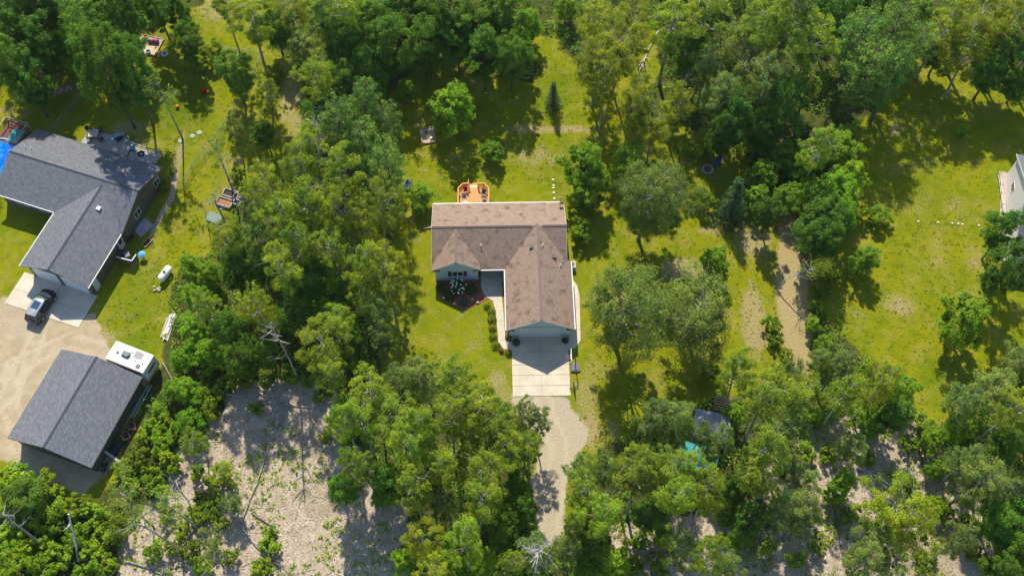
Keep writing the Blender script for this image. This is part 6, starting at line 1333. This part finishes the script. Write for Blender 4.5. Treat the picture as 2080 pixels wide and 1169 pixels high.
# firewood row
pa, pb = P(68, 208), P(150, 180); d_ = pb - pa; t = thing('firewood_stack', 'long low stack of split firewood by the fence under trees', 'firewood', (pa.x, pa.y, 0), math.atan2(d_.y, d_.x)); n = int(d_.length / .26); lm_ = None
ms_ = []
for k in range(3): q = MB(); q.tube([(0, -.26, 0), (0, .26, 0)], .12 + .015 * k, 6); me = q.mesh('log'); me.materials.append(mat('split_log_%d' % k, [(.33, .26, .20), (.22, .17, .13), (.42, .35, .28)][k], .9, .3)); ms_.append(me)
for k in range(n):
    for l_ in range(3):
        ob = link_mesh('log', ms_[(k + l_) % 3], t); ob.location = (k * .26 + .13 * (l_ % 2), rng.uniform(-.08, .08), .13 + .22 * l_); ob.rotation_euler = (0, rng.uniform(0, 3), rng.uniform(-.2, .2))
# fire ring, blue chair, stepping stones and markers
p = P(1437, 345); t = thing('fire_ring', 'round stone fire ring on the grass', 'fire pit', (p.x, p.y, 0))
for k in range(14): a = k * 2 * math.pi / 14; q = MB(); q.blob((.66 * math.cos(a), .66 * math.sin(a), .14), (.19, .16, .15), 8, 5, .18, rng); q.build('stone', mat('ring_stone_%d' % (k % 2), [(.42, .37, .32), (.30, .27, .25)][k % 2], .9, .2), t)
q = MB(); q.cyl((0, 0), .52, .0, .05, 16); q.build('ash', mat('ash', (.10, .09, .085), .95, .4, 6), t)
p = P(1455, 336); chair((p.x, p.y, 0), .5, 'bright blue chair beside the stone fire ring', mat('royal_blue', (.01, .09, .48), .5, .2)); p = P(1460, 328); chair((p.x, p.y, 0), -.4, 'dark blue chair behind the bright blue chair', mat('navy_blue', (.01, .05, .26), .5, .2))
for px, py in ((1123.5, 365.5), (1124.5, 377), (1124.5, 382), (1125, 392), (1126, 404)):
    q = MB(); q.blob((0, 0, .06), (.16, .15, .09), 10, 6, .1, rng); ob = q.build('stepping_stone', mat('bright_stone', (.74, .72, .66), .8, .08)); ob.location = P(px, py); tag(ob, 'white stone in the row leading to the roof corner', 'stone', 'white stones on the back lawn')
for px, py in ((1905, 452), (1934, 454), (1946, 455), (1955, 456), (1988, 458), (1865, 450)):
    q = MB(); q.blob((0, 0, .06), (.15, .13, .09), 10, 6, .12, rng); ob = q.build('marker_stone', MATS['bright_stone']); ob.location = P(px, py); tag(ob, 'white stone in the line across the long lawn', 'stone', 'white stones on the long lawn')
for px, py in ((585, 157), (596, 160), (609, 164), (870, 155), (987, 190)):
    q = MB(); q.blob((0, 0, .06), (.15, .12, .08), 10, 6, .15, rng); ob = q.build('field_stone', MATS['bright_stone']); ob.location = P(px, py); tag(ob, 'pale stone lying on the fallow strip and wood edge', 'stone', 'pale stones along the wood edge')
p = P(828, 376, .3); t = thing('toy_slide', 'blue and teal plastic slide half hidden under the pines', 'slide', (p.x, p.y, 0), .9); q = MB(); q.bar((-.7, 0, .12), (.4, 0, .9), .45, .06); q.bar((-.7, -.24, .2), (.4, -.24, .98), .05, .16); q.bar((-.7, .24, .2), (.4, .24, .98), .05, .16); q.build('chute', mat('slide_blue', (.02, .10, .42), .4, .1), t); q = MB(); [q.bar((.75, s, 0), (.42, s, .95), .06) for s in (-.22, .22)]; [q.bar((.75 - .08 * k, -.22, .22 * k), (.75 - .08 * k, .22, .22 * k), .05) for k in range(1, 4)]; q.build('steps', mat('slide_teal', (.02, .36, .36), .4, .1), t)
p = P(1298, 143, .0); t = thing('timber_trestle', 'small dark timber trestle standing in the grass gap', 'trestle', (p.x, p.y, 0), .5)
for sx in (-.5, .5): q = MB(); q.bar((sx, -.9, 0), (sx, -.2, 1.7), .09); q.build('leg', mat('dark_timber', (.07, .055, .04), .8, .2), t); q = MB(); q.bar((sx, .6, 0), (sx, -.1, 1.7), .09); q.build('leg', MATS['dark_timber'], t)
for z, y in ((1.7, -.15), (.9, -.52), (.4, -.73)): q = MB(); q.bar((-.55, y, z), (.55, y, z), .08); q.build('crossbar', MATS['dark_timber'], t)
# hidden shed, pallet and turquoise tarpaulin
p = P(1445, 862, 2.3); t = thing('garden_shed', 'small grey roofed shed half hidden among the thicket trees', 'shed', (p.x, p.y, 0), -.22)
q = MB(); q.add([(-1.8, -1.4, 0), (1.8, -1.4, 0), (1.8, 1.4, 0), (-1.8, 1.4, 0), (-1.8, -1.4, 2.1), (1.8, -1.4, 2.1), (1.8, 1.4, 2.1), (-1.8, 1.4, 2.1), (-1.8, 0, 2.7), (1.8, 0, 2.7)], [(0, 1, 5, 4), (2, 3, 7, 6), (1, 2, 6, 9, 5), (3, 0, 4, 8, 7), (4, 5, 9, 8), (6, 7, 8, 9), (3, 2, 1, 0)]); q.build('wall', mat('shed_grey', (.25, .22, .19), .8, .2), t)
q = MB(); slab(q, [(-2.0, -1.65, 2.05), (2.0, -1.65, 2.05), (2.0, 0, 2.85), (-2.0, 0, 2.85)], .08); slab(q, [(-2.0, 0, 2.85), (2.0, 0, 2.85), (2.0, 1.65, 2.05), (-2.0, 1.65, 2.05)], .08); q.build('roof', shingle_mat('slate_shingle', (.17, .17, .20), (.34, .34, .39), .2), t)
q = MB(); q.box(-.4, -1.44, 0, .4, -1.402, 1.8); q.build('door', dark, t)
p = P(1466, 846, .0); t = thing('wooden_pallet', 'pale wooden pallet leaning behind the small grey shed', 'pallet', (p.x, p.y + 1.2, 0), -.25)
for k in range(6): q = MB(); q.bar((-.9, -.5 + .2 * k, .25 + .3 * k), (.9, -.5 + .2 * k, .25 + .3 * k), .16, .03); q.build('slat', wood_t, t)
for x in (-.8, 0, .8): q = MB(); q.bar((x, -.72, .0), (x, .55, 1.9), .05, .09); q.build('runner', wood_t, t)
p = P(1416, 928, 1.2); t = thing('tarp_cover', 'turquoise tarpaulin draped over a low stack in the thicket', 'tarpaulin', (p.x, p.y, 0), -.25)
q = MB(); nx_, ny_ = 16, 10; vs = []
for j in range(ny_ + 1):
    for i in range(nx_ + 1):
        x = -2.3 + 4.6 * i / nx_; y = -1.5 + 3.2 * j / ny_; ey = max(0, (y - 1.3) / .4)
        vs.append((x, y, 1.35 + .22 * (1 - abs(x) / 2.3) + .10 * y - ey * .8 + .035 * math.sin(x * 5.1 + y * 1.3) + .02 * math.sin(y * 6 + x)))
top_n = len(vs); vs += [(x, y, z - .04) for x, y, z in vs]
q.add(vs, [(j * (nx_ + 1) + i, j * (nx_ + 1) + i + 1, (j + 1) * (nx_ + 1) + i + 1, (j + 1) * (nx_ + 1) + i) for j in range(ny_) for i in range(nx_)] + [(top_n + j * (nx_ + 1) + i, top_n + (j + 1) * (nx_ + 1) + i, top_n + (j + 1) * (nx_ + 1) + i + 1, top_n + j * (nx_ + 1) + i + 1) for j in range(ny_) for i in range(nx_)]); q.build('tarp', mat('turquoise_tarp', (.015, .25, .27), .45, .3, 2), t, True)
q = MB(); q.box(-1.8, -1.15, 0, 1.8, 1.15, .95); q.build('stack', mat('stack_brown', (.09, .07, .05), .9, .3), t)
# ------------------------------------------------------------------ thin summer haze in the air between the drone and the ground
hm, nt, out = nodes_of('haze')
pv_ = N(nt, 'VolumePrincipled'); pv_.inputs['Color'].default_value = (.80, .90, .92, 1); pv_.inputs['Density'].default_value = .00006; pv_.inputs['Anisotropy'].default_value = .2
nt.links.new(pv_.outputs[0], out.inputs['Volume'])
q = MB(); q.box(-950, -950, -1.0, 950, 950, 125.0); hz_ = q.build('haze', hm); hz_['kind'] = 'stuff'
tag(hz_, 'thin pale summer haze filling the air over the place', 'haze')
